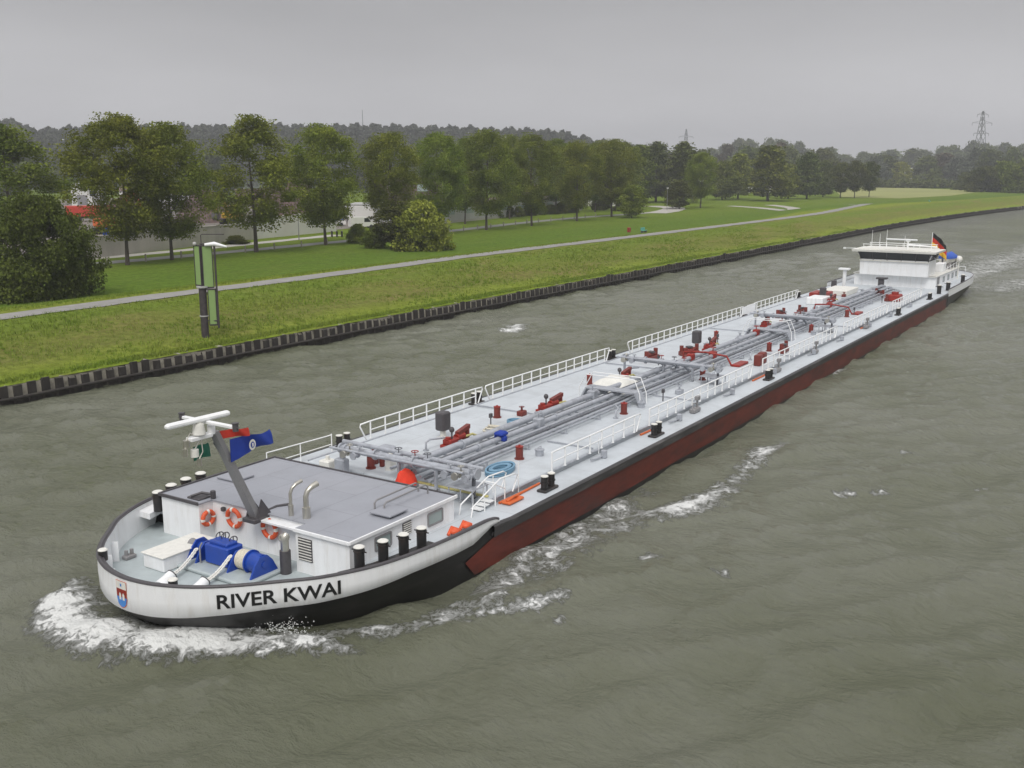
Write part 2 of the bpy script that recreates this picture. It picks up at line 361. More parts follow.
me.materials.append(gm)
go = bpy.data.objects.new('ground', me); COL.objects.link(go); tag(go, kind='structure')
# the other bank of the canal, off to the side
mb = MB()
for i in range(len(xs)-1):
    q = [(xs[i], bank_y(xs[i])-110), (xs[i+1], bank_y(xs[i+1])-110)]
    mb.add([(q[0][0], q[0][1], -1.2), (q[1][0], q[1][1], -1.2), (q[1][0], q[1][1]-4, 1.6), (q[0][0], q[0][1]-4, 1.6), (q[1][0], q[1][1]-900, 1.6), (q[0][0], q[0][1]-900, 1.6)], [(0,3,2,1),(3,5,4,2)])
tag(mb.build('ground', gm), kind='structure')

def ribbon(name, pts, width, mat, dz=.03, n=4, **kw):
    """a road or path that follows the ground along a polyline"""
    P = [Vector((p[0], p[1])) for p in pts]; out = []
    for i in range(len(P)-1):
        p0, p1, p2, p3 = P[max(i-1,0)], P[i], P[i+1], P[min(i+2, len(P)-1)]
        m = max(2, int((p2-p1).length/2.0))
        for k in range(m):
            t = k/m
            out.append(.5*((2*p1)+(p2-p0)*t+(2*p0-5*p1+4*p2-p3)*t*t+(3*p1-p0-3*p2+p3)*t**3))
    out.append(P[-1]); mb = MB(); vs = []
    for i, p in enumerate(out):
        d = (out[min(i+1, len(out)-1)]-out[max(i-1, 0)]).normalized(); nn = Vector((-d.y, d.x))
        for k in range(n+1):
            wob = (.10*math.sin(i*1.7+k)+.08*math.sin(i*.63+k*2)+.07*math.sin(i*4.1))*(1 if k in (0, n) else 0)
            q = p+nn*(width*(k/n-.5)+wob); vs.append((q.x, q.y, ground_z(q.x, q.y)+dz))
    fs = [(i*(n+1)+k, (i+1)*(n+1)+k, (i+1)*(n+1)+k+1, i*(n+1)+k+1) for i in range(len(out)-1) for k in range(n)]
    fs = [f[::-1] for f in fs]
    mb.add(vs, fs, smooth=True); o = mb.build(name, mat)
    return tag(o, kind='structure')
ribbon('path', [(-80,43.6),(-30,43.8),(8.6,44.6),(23,45.1),(44,45.5),(67.7,46.6),(112,46.3),(153,46.1),(204,46.9),(250,51.5),(288,56),(300,60),(312,68)], 2.7, asphalt, .05)
ribbon('path', [(312,45.6),(323,44.5),(380,41),(464,34),(560,20),(700,0)], 2.7, asphalt, .05)
road_pts = [(-60,84),(0,85.5),(43,87.3),(66,87.8),(89,88.8),(118.8,90.5),(156.6,95.5),(185,97),(204,95.5),(225,95),(245,98)]
ribbon('road', road_pts, 3.4, roadm, .02)
ribbon('road', [(-40,91),(20,92.5),(51,94.2),(75,96.5),(104,100.8)], 3.0, concrete, .02)
cx_, cy_ = gp(675, 210)
ribbon('road', [(215,92.5),(232,96),(252,104),(262,116)], 6.5, concrete, .045)
ribbon('path', [gp(730,206), gp(760,208), gp(790,211), gp(792,208), gp(770,205)], 4.0, concrete, .045)

# ------------------------------------------------------------------ sheet pile canal wall
mb = MB(); mb.mat(sheetm); mb.mat(copingm); per = .85; x = -80.0; pts = []; lt = []
while x < 900:
    p = per if x < 330 else per*4
    for fx, dy, l_ in ((0,-.17,0),(.50,-.17,0),(.55,-.02,1),(.95,-.02,0)):
        xx = x+fx*p; pts.append((xx, bank_y(xx)+dy)); lt.append(l_)
    x += p
def hs_(x): return 1.02+.05*math.sin(x*.9)+.04*math.sin(x*.37)
def jt(i): return .10*math.sin(i*1.7)+.08*math.sin(i*.61)
vs = []
for i, (px, py) in enumerate(pts): vs += [(px, py-.10, -1.3), (px, py-.05, .42), (px, py-.02, hs_(px)+(jt(i//4) if i % 4 < 2 else 0)), (px, py+.12, hs_(px)+(jt(i//4) if i % 4 < 2 else 0))]
n = len(pts)
for i in range(n-1):
    q = i*4; r_ = q+4
    mb.cur = 0; mb.add([vs[q], vs[r_], vs[r_+1], vs[q+1]], [(0,1,2,3)])
    mb.cur = lt[i]; mb.add([vs[q+1], vs[r_+1], vs[r_+2], vs[q+2]], [(0,1,2,3)]); mb.cur = 0; mb.add([vs[q+2], vs[r_+2], vs[r_+3], vs[q+3]], [(0,1,2,3)])
tmp = empty('canal_wall', (20, 30.2, 0), 'dark sheet pile wall along the edge of the grassy bank', 'canal wall')
tmp_loc = Vector((20, 30.2, 0))
mb.build('sheet_piling', None, tmp, loc=-tmp_loc)
mb = MB(); vs = []; cxs = list(np.arange(-80, 340, .425))+list(np.arange(340, 900, 4.0))
for i, x in enumerate(cxs):
    b0 = bank_y(x); j = .04*math.sin(x*2.1)+.03*math.sin(x*5.3)
    vs += [(x, b0+.03, .35), (x, b0+.02, 1.06+j), (x, b0+.5, 1.10+j), (x, b0+.55, .6)]
fs = []
for i in range(len(cxs)-1):
    for k in range(3): fs.append((i*4+k, (i+1)*4+k, (i+1)*4+k+1, i*4+k+1))
mb.add(vs, fs); mb.build('coping', copingm, tmp, loc=-tmp_loc)
mb = MB(); pts = [(x, bank_y(x)-.42, .42) for x in list(np.arange(-80, 340, 6))+list(np.arange(340, 900, 20))]
mb.tube(pts, .11, 6); mb.build('fender_beam', sheetm, tmp, loc=-tmp_loc)

# ------------------------------------------------------------------ water
def axis(lo, hi, fine_lo, fine_hi, step, grow, mx_):
    a = list(np.arange(fine_lo, fine_hi, step)); s = step
    while a[-1] < hi: s = min(s*grow, mx_); a.append(a[-1]+s)
    s = step; l = []
    q = fine_lo
    while q > lo: s = min(s*grow, mx_); q -= s; l.append(q)
    return np.array(l[::-1]+a)
WX = axis(-120, 2500, -32, 75, .3, 1.025, 60); WY = axis(-90, 34, -24, 33.9, .3, 1.05, 8)
X, Y = np.meshgrid(WX, WY, indexing='ij')
Yb = Y-30.2+np.vectorize(bank_y)(WX)[:, None]
Z = np.zeros_like(X)
wr = np.random.default_rng(3)
dx = np.gradient(WX)[:, None]*np.ones_like(X)
for i in range(46):
    lam = 1.1*1.062**i if i < 38 else wr.uniform(9, 18)
    ang = R(60+wr.normal(0, 26)); kx, ky = math.cos(ang)*2*math.pi/lam, math.sin(ang)*2*math.pi/lam
    amp = (.0135*lam**.62 if lam < 4 else .0135*4**.62*(lam/4)**.15*.75) if i < 38 else .02
    ph = kx*X+ky*Y+wr.uniform(0, 6.28)+.8*np.sin(X*.13+i)+.8*np.sin(Y*.17+i*2)
    fade = np.clip((lam-2.2*dx)/(lam*.6), 0, 1)
    Z += amp*fade*(np.abs(np.sin(ph*.5))*-1.6+1.0 if i % 2 else np.sin(ph))
def polydist(P, pts, ws, ints):
    """smooth falloff around a polyline with width and strength along it"""
    out = np.zeros_like(X)
    for i in range(len(pts)-1):
        ax_, ay = pts[i]; bx_, by = pts[i+1]; vx, vy = bx_-ax_, by-ay; L2 = vx*vx+vy*vy+1e-9
        t = np.clip(((X-ax_)*vx+(Yb-ay)*vy)/L2, 0, 1)
        d = np.hypot(X-ax_-t*vx, Yb-ay-t*vy); ww = ws[i]*(1-t)+ws[i+1]*t; ii = ints[i]*(1-t)+ints[i+1]*t
        out = np.maximum(out, ii*np.clip(1-(d/(ww*1.25))**1.7, 0, 1))
    return out
def G(L_): return [gp(u, v, 0) for u, v in L_]
foam = np.zeros_like(X)
def fo(L_, ws, ints, h=0):
    global foam, Z
    f = polydist(None, G(L_), ws, ints); foam = np.maximum(foam, f); Z += h*f
fo([(75,588),(62,600),(60,618),(85,634),(120,644),(160,648),(210,645),(260,648),(310,654),(352,658)], [.6,.8,1.0,1.05,1.05,.95,.85,.7,.5,.35], [.6,1,1,1,1,1,1,1,.95,.6], .24)
fo([(85,600),(100,622),(150,632),(210,635),(270,640),(330,640),(390,636)], [.9,.9,1.0,.9,.7,.6,.5], [.42,.5,.55,.55,.58,.55,.5])
fo([(250,652),(320,645),(400,632),(450,622),(500,600)], [.4,.5,.5,.5,.5], [.6,.65,.6,.6,.65], .05)
fo([(175,628),(200,634),(240,638),(300,640),(360,636),(420,625),(470,603)], [.25,.3,.3,.3,.3,.3,.3], [.8,.85,.75,.8,.6,.6,.5], .08)
fo([(480,615),(530,607),(566,596)], [.3,.4,.35], [.6,.85,.6])
fo([(480,592),(520,572),(545,555),(570,540),(590,522),(615,505),(650,487)], [.5,.9,1.2,1.2,1.1,.9,.6], [.5,.6,.66,.64,.62,.58,.4], .05)
fo([(540,580),(580,555),(610,530),(640,516),(680,508),(705,500),(730,478),(750,468)], [.4,.6,.6,.8,1.1,1.0,.8,.6], [.4,.5,.5,.66,.86,.78,.58,.42], .06)
fo([(740,475),(765,448),(785,440)], [.6,.7,.5], [.45,.7,.45])
fo([(940,286),(975,272),(1000,262),(1024,256),(1060,245)], [2.5,4,5,6,6], [.5,.6,.55,.5,.45], .03)
fo([(975,285),(1000,290),(1024,280)], [2,3,3], [.4,.5,.5])
fo([(870,315),(905,306),(935,300)], [.8,.8,.6], [.3,.4,.2])
fo([(832,372),(840,369)], [.5,.5], [.9,.8]); fo([(918,315),(928,310)], [1.0,1.0], [.9,.8])
for u, v, s in ((513,330,1.1),(517,327,.7),(671,514,.35),(650,557,.35),(880,491,.3),(845,492,.3),(745,575,.0),(560,620,.15),(722,573,.2),(614,283,.8),(980,490,.2),(905,452,.2)):
    fo([(u-3,v),(u+4,v-1)], [s,s], [.95,.8])
# the trough beside the shoulder of the hull
tr = polydist(None, [(3.5,-6.5),(8,-6.6),(14,-6.5),(20,-6.2)], [2.2,2.6,2.4,1.5], [1,1,1,.6]); Z -= .16*tr
bw = polydist(None, [(-13.4,3.0),(-14.0,1.0),(-13.8,-1),(-12.6,-3),(-11,-4.4),(-9,-5.6)], [1.3]*6, [1,1,1,1,.8,.4]); Z += .12*bw
wv = np.stack([X, Yb, Z], -1).reshape(-1, 3)
nx, ny = X.shape
idx = np.arange(nx*ny).reshape(nx, ny)
wf = np.stack([idx[:-1,:-1], idx[1:,:-1], idx[1:,1:], idx[:-1,1:]], -1).reshape(-1, 4)
me = bpy.data.meshes.new('water'); me.vertices.add(len(wv)); me.vertices.foreach_set('co', wv.ravel())
me.loops.add(wf.size); me.loops.foreach_set('vertex_index', wf.ravel()); me.polygons.add(len(wf)); me.polygons.foreach_set('loop_start', np.arange(len(wf))*4)
me.update(calc_edges=True); me.polygons.foreach_set('use_smooth', [True]*len(wf))
a = me.attributes.new('foam', 'FLOAT', 'POINT'); a.data.foreach_set('value', foam.ravel())
wm, nt, b = new_mat('canal_water'); N, L = nt.nodes, nt.links
tc = N.new('ShaderNodeTexCoord'); at = N.new('ShaderNodeAttribute'); at.attribute_name = 'foam'
def noise(sc, det=5, rough=.6, vec=None, dist=0.0):
    n = N.new('ShaderNodeTexNoise'); n.inputs['Scale'].default_value = sc; n.inputs['Detail'].default_value = det; n.inputs['Roughness'].default_value = rough; n.inputs['Distortion'].default_value = dist
    L.new(vec if vec else tc.outputs['Object'], n.inputs['Vector']); return n
mp = N.new('ShaderNodeMapping'); mp.inputs['Rotation'].default_value = (0, 0, R(-62)); mp.inputs['Scale'].default_value = (1.0, .6, 1); L.new(tc.outputs['Object'], mp.inputs['Vector'])
n_big = noise(.055, 4, .6); n_rip = noise(3.1, 8, .70, mp.outputs[0], .15); n_med = noise(1.05, 5, .6, mp.outputs[0], .2)
mr = N.new('ShaderNodeMapRange'); mr.inputs['From Min'].default_value = .35; mr.inputs['From Max'].default_value = .65; L.new(n_big.outputs['Fac'], mr.inputs['Value'])
mc = N.new('ShaderNodeMix'); mc.data_type = 'RGBA'; mc.inputs['A'].default_value = (.124,.132,.084,1); mc.inputs['B'].default_value = (.172,.178,.134,1); L.new(mr.outputs[0], mc.inputs['Factor'])
# foam mask
fn = noise(3.4, 10, .8, None, 1.0); fn2 = noise(1.0, 5, .6, None, .8)
av = N.new('ShaderNodeMath'); av.operation = 'MULTIPLY_ADD'; av.inputs[1].default_value = .65; L.new(fn.outputs['Fac'], av.inputs[0])
a2 = N.new('ShaderNodeMath'); a2.operation = 'MULTIPLY'; a2.inputs[1].default_value = .35; L.new(fn2.outputs['Fac'], a2.inputs[0]); L.new(a2.outputs[0], av.inputs[2])
s1 = N.new('ShaderNodeMath'); s1.operation = 'MULTIPLY_ADD'; s1.inputs[1].default_value = 1.0; s1.inputs[2].default_value = -.36; L.new(at.outputs['Fac'], s1.inputs[0])
ct = N.new('ShaderNodeMath'); ct.operation = 'MULTIPLY_ADD'; ct.inputs[1].default_value = 4.0; ct.inputs[2].default_value = -2.0; L.new(av.outputs[0], ct.inputs[0])
s2 = N.new('ShaderNodeMath'); s2.operation = 'ADD'; L.new(ct.outputs[0], s2.inputs[0]); L.new(s1.outputs[0], s2.inputs[1])
fm = N.new('ShaderNodeMapRange'); fm.inputs['From Min'].default_value = -.08; fm.inputs['From Max'].default_value = .50; fm.interpolation_type = 'SMOOTHSTEP'; L.new(s2.outputs[0], fm.inputs['Value'])
gate = N.new('ShaderNodeMath'); gate.operation = 'GREATER_THAN'; gate.inputs[1].default_value = .12; L.new(at.outputs['Fac'], gate.inputs[0])
fg = N.new('ShaderNodeMath'); fg.operation = 'MULTIPLY'; L.new(fm.outputs[0], fg.inputs[0]); L.new(gate.outputs[0], fg.inputs[1])
mf = N.new('ShaderNodeMix'); mf.data_type = 'RGBA'; L.new(fg.outputs[0], mf.inputs['Factor']); L.new(mc.outputs['Result'], mf.inputs['A']); mf.inputs['B'].default_value = (.80,.81,.79,1)
L.new(mf.outputs['Result'], b.inputs['Base Color'])
mrg = N.new('ShaderNodeMapRange'); mrg.inputs['To Min'].default_value = .09; mrg.inputs['To Max'].default_value = .8; L.new(fg.outputs[0], mrg.inputs['Value']); L.new(mrg.outputs[0], b.inputs['Roughness'])
b.inputs['IOR'].default_value = 1.333
hsum = N.new('ShaderNodeMath'); hsum.operation = 'MULTIPLY_ADD'; hsum.inputs[1].default_value = 1.7; L.new(n_med.outputs['Fac'], hsum.inputs[0]); L.new(n_rip.outputs['Fac'], hsum.inputs[2])
h2 = N.new('ShaderNodeMath'); h2.operation = 'MULTIPLY_ADD'; h2.inputs[1].default_value = .5; L.new(fg.outputs[0], h2.inputs[0]); L.new(hsum.outputs[0], h2.inputs[2])
bp = N.new('ShaderNodeBump'); bp.inputs['Strength'].default_value = 1.0; bp.inputs['Distance'].default_value = .20; L.new(h2.outputs[0], bp.inputs['Height']); L.new(bp.outputs[0], b.inputs['Normal'])
me.materials.append(wm)
wo = bpy.data.objects.new('water', me); COL.objects.link(wo); tag(wo, kind='structure')
letterblack = paint('letter_black', (.012,.012,.013), .4, .1)
# ------------------------------------------------------------------ THE SHIP  (bow towards -X, centre line on y = 0)
ship = empty('tanker_ship', (38, 0, 0), 'long river tanker with red sides, white bow and pale grey deck sailing along the canal', 'tanker')
SL = Vector((-38, 0, 0))
DK, TK = 1.38, 1.62          # side deck, trunk deck
def part(mb, name, mat=None, parent=None):
    if parent is None: return mb.build(name, mat, ship, loc=SL)
    return mb.build(name, mat, parent)
def interp(x, tab):
    if x <= tab[0][0]: return tab[0][1]
    for (x0, y0), (x1, y1) in zip(tab, tab[1:]):
        if x <= x1: return y0+(y1-y0)*(x-x0)/(x1-x0)
    return tab[-1][1]
def sm(tab, k=3):  # corner-cutting of an outline
    for _ in range(k):
        t2 = [tab[0]]
        for p, q in zip(tab, tab[1:]): t2 += [(p[0]*.75+q[0]*.25, p[1]*.75+q[1]*.25), (p[0]*.25+q[0]*.75, p[1]*.25+q[1]*.75)]
        tab = t2+[tab[-1]]
    return tab
def cr_(tab, m=5):
    o = []
    for i in range(len(tab)-1):
        p0, p1, p2, p3 = (np.array(tab[j]) for j in (max(i-1,0), i, i+1, min(i+2, len(tab)-1)))
        if i == 0: p0 = np.array((p1[0]+.0, -tab[1][1])) if False else np.array((tab[1][0], -tab[1][1]))
        for k in range(m):
            q = k/m; o.append(tuple(.5*((2*p1)+(p2-p0)*q+(2*p0-5*p1+4*p2-p3)*q*q+(3*p1-p0-3*p2+p3)*q**3)))
    return o+[tab[-1]]
HALF = cr_([(-14.25,0),(-14.14,.9),(-13.82,1.75),(-13.42,2.4),(-12.85,3.06),(-12.1,3.75),(-11.1,4.6),(-9.4,5.36),(-7.0,5.68),(-4.0,5.7)])
def arc(tab):
    s = [0]
    for p, q in zip(tab, tab[1:]): s.append(s[-1]+math.hypot(q[0]-p[0], q[1]-p[1]))
    return s
ARC = arc(HALF)
def along(s):
    for i in range(len(ARC)-1):
        if s <= ARC[i+1] or i == len(ARC)-2:
            t = (s-ARC[i])/(ARC[i+1]-ARC[i]); p, q = HALF[i], HALF[i+1]
            return p[0]+(q[0]-p[0])*t, p[1]+(q[1]-p[1])*t
def nrm(s):
    a, b = along(max(0, s-.15)), along(s+.15); dx, dy = b[0]-a[0], b[1]-a[1]; l = math.hypot(dx, dy)
    return -dy/l, dx/l          # outward for the +y half
def rim_z(x): return interp(x, [(-14,1.72),(-9,1.71),(-4.6,1.67),(-4.25,1.63),(-3.7,1.43)])
def kn_z(x): return interp(x, [(-14.3,.78),(-13.4,.91),(-12.5,.98),(-11.5,1.01),(-10.2,1.06),(-8.4,1.16),(-6.3,1.14),(-5.5,1.15),(-4.4,1.46),(-3.9,1.46)])
S = list(np.linspace(0, ARC[-1], 60))
def bow_line(zf, ins):
    """closed port-nose-starboard line at height zf(x) moved outward by ins(x)"""
    pts = []
    for s in S[::-1]:
        x, y = along(s); nx_, ny_ = nrm(s); i = ins(x); pts.append((x+nx_*i, -(y+ny_*i), zf(x)))
    for s in S[1:]:
        x, y = along(s); nx_, ny_ = nrm(s); i = ins(x); pts.append((x+nx_*i, (y+ny_*i), zf(x)))
    return pts
def loft(mb, lines, smooth=True, flip=False):
    n = len(lines[0]); vs = [p for l in lines for p in l]
    fs = [(i*n+k, i*n+k+1, (i+1)*n+k+1, (i+1)*n+k) for i in range(len(lines)-1) for k in range(n-1)]
    if flip: fs = [f[::-1] for f in fs]
    return mb.add(vs, fs, smooth)
# black lower bow and hull
mb = MB()
fl = lambda k: (lambda x: -k*interp(x, [(-14.1,1),(-9,.6),(-5,0.05)]))
loft(mb, [bow_line(lambda x: kn_z(x), lambda x: -.03), bow_line(lambda x: kn_z(x)*.55, fl(.35)), bow_line(lambda x: 0.05, fl(.9)), bow_line(lambda x: -.9, fl(1.8))], flip=True)
for s in (-1, 1):
    X0, X1 = -4.0, 72
    mb.add([(X0, s*5.67, -1), (X1, s*5.67, -1), (X1, s*5.67, DK-.02), (X0, s*5.67, DK-.02)], [(0,1,2,3) if s < 0 else (3,2,1,0)])
STERN = sm([(72,5.7),(80,5.7),(85,5.65),(89,5.2),(91.2,4.2),(92.5,2.6),(92.9,1.2),(92.9,0)], 2)
def stern_line(z, ins): 
    pts = [(x-ins*(.25+.75*(x-72)/21), -(y-ins*(x-72)/18), z) for x, y in STERN]
    return pts+[(x-ins*(.25+.75*(x-72)/21), (y-ins*(x-72)/18), z) for x, y in STERN[::-1][1:]]
loft(mb, [stern_line(1.1, .05), stern_line(.5, .4), stern_line(0, 1.2), stern_line(-.9, 2.5)], flip=True)
part(mb, 'hull', hullblack)
# red side plating with sloped forward end
mb = MB(); nseg = 60
for s in (-1, 1):
    vs = []
    for i in range(nseg+1):
        x = -5.0+(71.3+5.0)*i/nseg
        vs += [(x-.55*(i == 0), s*5.705, .06+.02*math.sin(i*.7)), (x-.0*(i == 0)+.55*(i == 0), s*5.705, 1.12)]
    vs[0] = (-5.45, s*5.705, .10); vs[1] = (-4.55, s*5.705, 1.0); mb.add([(-5.45, s*5.705, .10), (-4.55, s*5.705, 1.0), (-5.95, s*5.70, .66)], [(0,1,2) if s < 0 else (2,1,0)])
    vs.insert(0, (-5.15, s*5.70, .70)) if False else None
    fs = [(2*i, 2*i+2, 2*i+3, 2*i+1) if s < 0 else (2*i+1, 2*i+3, 2*i+2, 2*i) for i in range(nseg)]
    mb.add(vs, fs)
part(mb, 'side_plating', hullred)
mb = MB()
for s in (-1, 1):
    prof = [(5.70, 1.03), (5.76, 1.06), (5.78, 1.36), (5.72, 1.40), (5.60, 1.395)]
    xsx = [-4.4, -4.0]+list(np.linspace(-3.2, 71.8, 40)); vs = []
    for i, x in enumerate(xsx):
        for (y, z) in prof: vs.append((x, s*y, z+(.06 if i < 2 and z > 1.3 else 0)))
    k = len(prof)
    fs = [(i*k+j, (i+1)*k+j, (i+1)*k+j+1, i*k+j+1) for i in range(len(xsx)-1) for j in range(k-1)]
    if s > 0: fs = [f[::-1] for f in fs]
    mb.add(vs, fs)
    mb.box(-4.4, 71.8, min(s*5.70, s*5.62), max(s*5.70, s*5.62), 1.10, 1.2)
part(mb, 'rubbing_strake', strake)
# white bow bulwark: outside, inside and the dark capping rail
mb = MB(); zin = lambda x: .83
loft(mb, [bow_line(rim_z, lambda x: 0), bow_line(lambda x: (rim_z(x)+kn_z(x))/2, lambda x: .015), bow_line(kn_z, lambda x: 0.0), bow_line(lambda x: kn_z(x)-.03, lambda x: -.05)], flip=True)
loft(mb, [bow_line(lambda x: rim_z(x)-.01, lambda x: -.14), bow_line(lambda x: min(rim_z(x)-.02, interp(x, [(-14.1,.83),(-9.3,.83),(-9.25,1.36),(0,1.36)])), lambda x: -.2)])
bul = part(mb, 'bow_bulwark', white)
mb = MB(); pl = bow_line(lambda x: rim_z(x)+.015, lambda x: -.06); mb.tube(pl, .065, 6)
loft(mb, [bow_line(lambda x: rim_z(x)+.03, lambda x: .03), bow_line(lambda x: rim_z(x)+.035, lambda x: -.17)])
part(mb, 'capping_rail', darkgrey)
# ribs inside the bulwark
for s in (-1, 1):
    for q in (1.6, 2.9, 4.1):
        x, y = along(q); nx_, ny_ = nrm(q); mb = MB()
        M = Matrix.Translation((x-nx_*.26, s*(y-ny_*.26), 0)) @ Matrix.Rotation(math.atan2(s*ny_, nx_), 4, 'Z')
        mb.box(-.12, .06, -.015, .015, .84, 1.5, M=M); mb.build('bulwark_rib', white, bul)
# decks
mb = MB(); outl = [(x, y) for x, y, z in bow_line(lambda x: 0, lambda x: -.18) if x < -9.0]
n = len(outl); mb.add([(x, y, .85) for x, y in outl], [tuple(range(n))]); mb.f[-1] = mb.f[-1]
part(mb, 'foredeck', foredeck)
mb = MB()
for s in (-1, 1):
    outl = [(x, s*abs(y)) for x, y, z in bow_line(lambda x: 0, lambda x: -.18) if x > -9.6 and y < 0]
    a_ = [(x, y, 1.39) for x, y in outl]; b_ = [(x, s*4.0, 1.39) for x, y in outl]
    loft(mb, [a_, b_], smooth=False, flip=(s < 0))
    mb.add([(-4.2, s*5.62, 1.385), (72.5, s*5.62, 1.385), (72.5, s*4.2, 1.385), (-4.2, s*4.2, 1.385)], [(0,1,2,3) if s < 0 else (3,2,1,0)])
mb.add([(-4.7,-4.2,1.384),(-2.4,-4.2,1.384),(-2.4,4.2,1.384),(-4.7,4.2,1.384)], [(0,1,2,3)])
part(mb, 'side_deck', deckgrey)
mb = MB(); mb.bbox(-2.6, 69.5, -4.35, 4.35, 1.30, TK, .04); part(mb, 'trunk_deck', deckgrey)
mb = MB()
for s in (-1, 1): mb.tube([(-2.5, s*4.42, TK-.02), (69.4, s*4.42, TK-.02)], .045, 6)
part(mb, 'deck_edge_pipe', pipegrey)
mb = MB(); outl = [(x-.15, y*.975) for x, y in STERN]; outl = [(70.5, 5.6)]+outl
pts = [(x, -y, 1.39) for x, y in outl]+[(x, y, 1.39) for x, y in outl[::-1][1:]]
mb.add(pts, [tuple(range(len(pts)))]); part(mb, 'aft_deck', deckgrey)
# orange safety strips by the gaps in the railing and across the deck
for s in (-1, 1):
    for x0, x1 in ((-2.3,.4),(8.9,10.6),(22.9,25.6),(45.4,46.9)):
        mb = MB(); mb.tube([(x0, s*4.55, 1.43), ((x0+x1)/2, s*4.58, 1.43), (x1, s*4.54, 1.43)], .05, 6); part(mb, 'orange_hose', orange)
mb = MB(); mb.bbox(-2.55, -2.42, -4.2, -.6, TK, TK+.07, .02); part(mb, 'yellow_kerb', yellowpaint)
# white stern bulwark
mb = MB()
loft(mb, [stern_line(1.78, -.02), stern_line(1.07, .02)], flip=True)
loft(mb, [stern_line(1.78, .12), stern_line(1.38, .14)])
loft(mb, [stern_line(1.785, -.03), stern_line(1.785, .14)])
part(mb, 'stern_bulwark', white)
mb = MB(); mb.tube(stern_line(1.79, .05), .05, 6); part(mb, 'stern_capping_rail', darkgrey)

# name on both bows, crest on the stem
def wrap(mesh_vs, s_start, zc, side, off=.012):
    out = []
    for (u, v, w_) in mesh_vs:
        s = s_start+u; x, y = along(abs(s)); nx_, ny_ = nrm(abs(s)); 
        yy = y if s >= 0 else -y; nn = ny_ if s >= 0 else -ny_
        o = .03+off
        out.append((x+nx_*o, side*(yy+nn*o), zc(x)+v))
    return out
cu = bpy.data.curves.new('lettering', 'FONT'); cu.body = 'RIVER KWAI'; cu.size = 1; cu.offset = .020; cu.resolution_u = 4
tob = bpy.data.objects.new('lettering_src', cu); COL.objects.link(tob)
bpy.context.view_layer.update()
tme = bpy.data.meshes.new_from_object(tob.evaluated_get(bpy.context.evaluated_depsgraph_get()))
tv = [tuple(v.co) for v in tme.vertices]; tf = [tuple(p.vertices) for p in tme.polygons]
bpy.data.objects.remove(tob); bpy.data.curves.remove(cu); bpy.data.meshes.remove(tme)
minx = min(v[0] for v in tv); maxx = max(v[0] for v in tv); maxy = max(v[1] for v in tv)
def arc_at(px, pv, z):
    """arc length on the near bow under a photo column"""
    best = None
    for s in np.linspace(-2.5, ARC[-1], 500):
        x, y = along(abs(s)); y = y if s >= 0 else -y; d = np.array([x, -y, z])-CAMP; u = 512+F*(d@RT)/(d@FW)
        if best is None or abs(u-px) < best[0]: best = (abs(u-px), s)
    return best[1]
sA, sB = arc_at(218, 0, 1.1), arc_at(341, 0, 1.3)
HL = .40
bandc = lambda x: (rim_z(x)+kn_z(x))/2
def lettering(side):
    # text reads bow to stern on the near side, stern to bow on the other
    vs = []
    for v in tv:
        t = (v[0]-minx)/(maxx-minx); s = sA+(sB-sA)*(t if side < 0 else 1-t)
        x, y = along(s); nx_, ny_ = nrm(s); vs.append((x+nx_*.03, side*(y+ny_*.03), bandc(x)+.01+(v[1]/maxy-.5)*HL))
    mb = MB(); mb.add(vs, [f for f in tf]); return mb.build('name_lettering', letterblack, bul)
lettering(-1); lettering(1)
def crest(side):
    s0 = arc_at(122.5, 0, 1.1)
    W2, Ht = .235, .80
    def P(u, v, lift):
        s = s0+u*1.0; ss = abs(s); x, y = along(ss); nx_, ny_ = nrm(ss); sg = 1 if s >= 0 else -1
        return (x+nx_*(.022+lift), side*sg*(y+ny_*(.022+lift)), bandc(x)+v)
    def shield(k, top, bot):
        o = []
        for i in range(13):
            t = i/12; u = -W2*k+2*W2*k*t; o.append(u)
        return o
    def outline(u, k): # lower edge of shield at u
        q = abs(u)/(W2*k); return -Ht*.5*k+Ht*.34*k*(1-math.sqrt(max(0, 1-q*q)))
    def zone(mat, z1, z0, k, lift):
        mb = MB(); us = list(np.linspace(-W2*k, W2*k, 13)); vs = []
        for u in us:
            lo = outline(u, k) if z0 is None else max(z0, outline(u, k)); vs += [P(u, max(lo, min(z1, z1)) if z1 < lo else z1, lift), P(u, lo, lift)]
        mb.add(vs, [(2*i, 2*i+1, 2*i+3, 2*i+2) for i in range(12)]); return mb
    c = zone(None, .40, None, 1.0, .003).build('crest', orange, bul)
    zone(None, .385, .13, .94, .006).build('crest_field', capwhite, c)
    zone(None, .16, -.14, .94, .009).build('crest_field', machred, c)
    zone(None, -.08, None, .94, .010).build('crest_field', blue_lt, c)
    mb = MB()
    for du in (-.10, .05):
        vs = [P(du, -.16, .013), P(du+.09, -.16, .013), P(du+.09, .0, .013), P(du+.045, .06, .013), P(du, .0, .013)]
        mb.add(vs, [(0,1,2,3,4)])
    mb.build('crest_tower', capwhite, c)
    mb = MB(); vs = [P(-.03, .24, .013), P(.03, .24, .013), P(.03, .32, .013), P(-.03, .32, .013)]; mb.add(vs, [(0,1,2,3)]); mb.build('crest_star', blue_lt, c)
blue_lt = paint('crest_blue', (.05,.22,.60), .4, .05)
crest(-1)

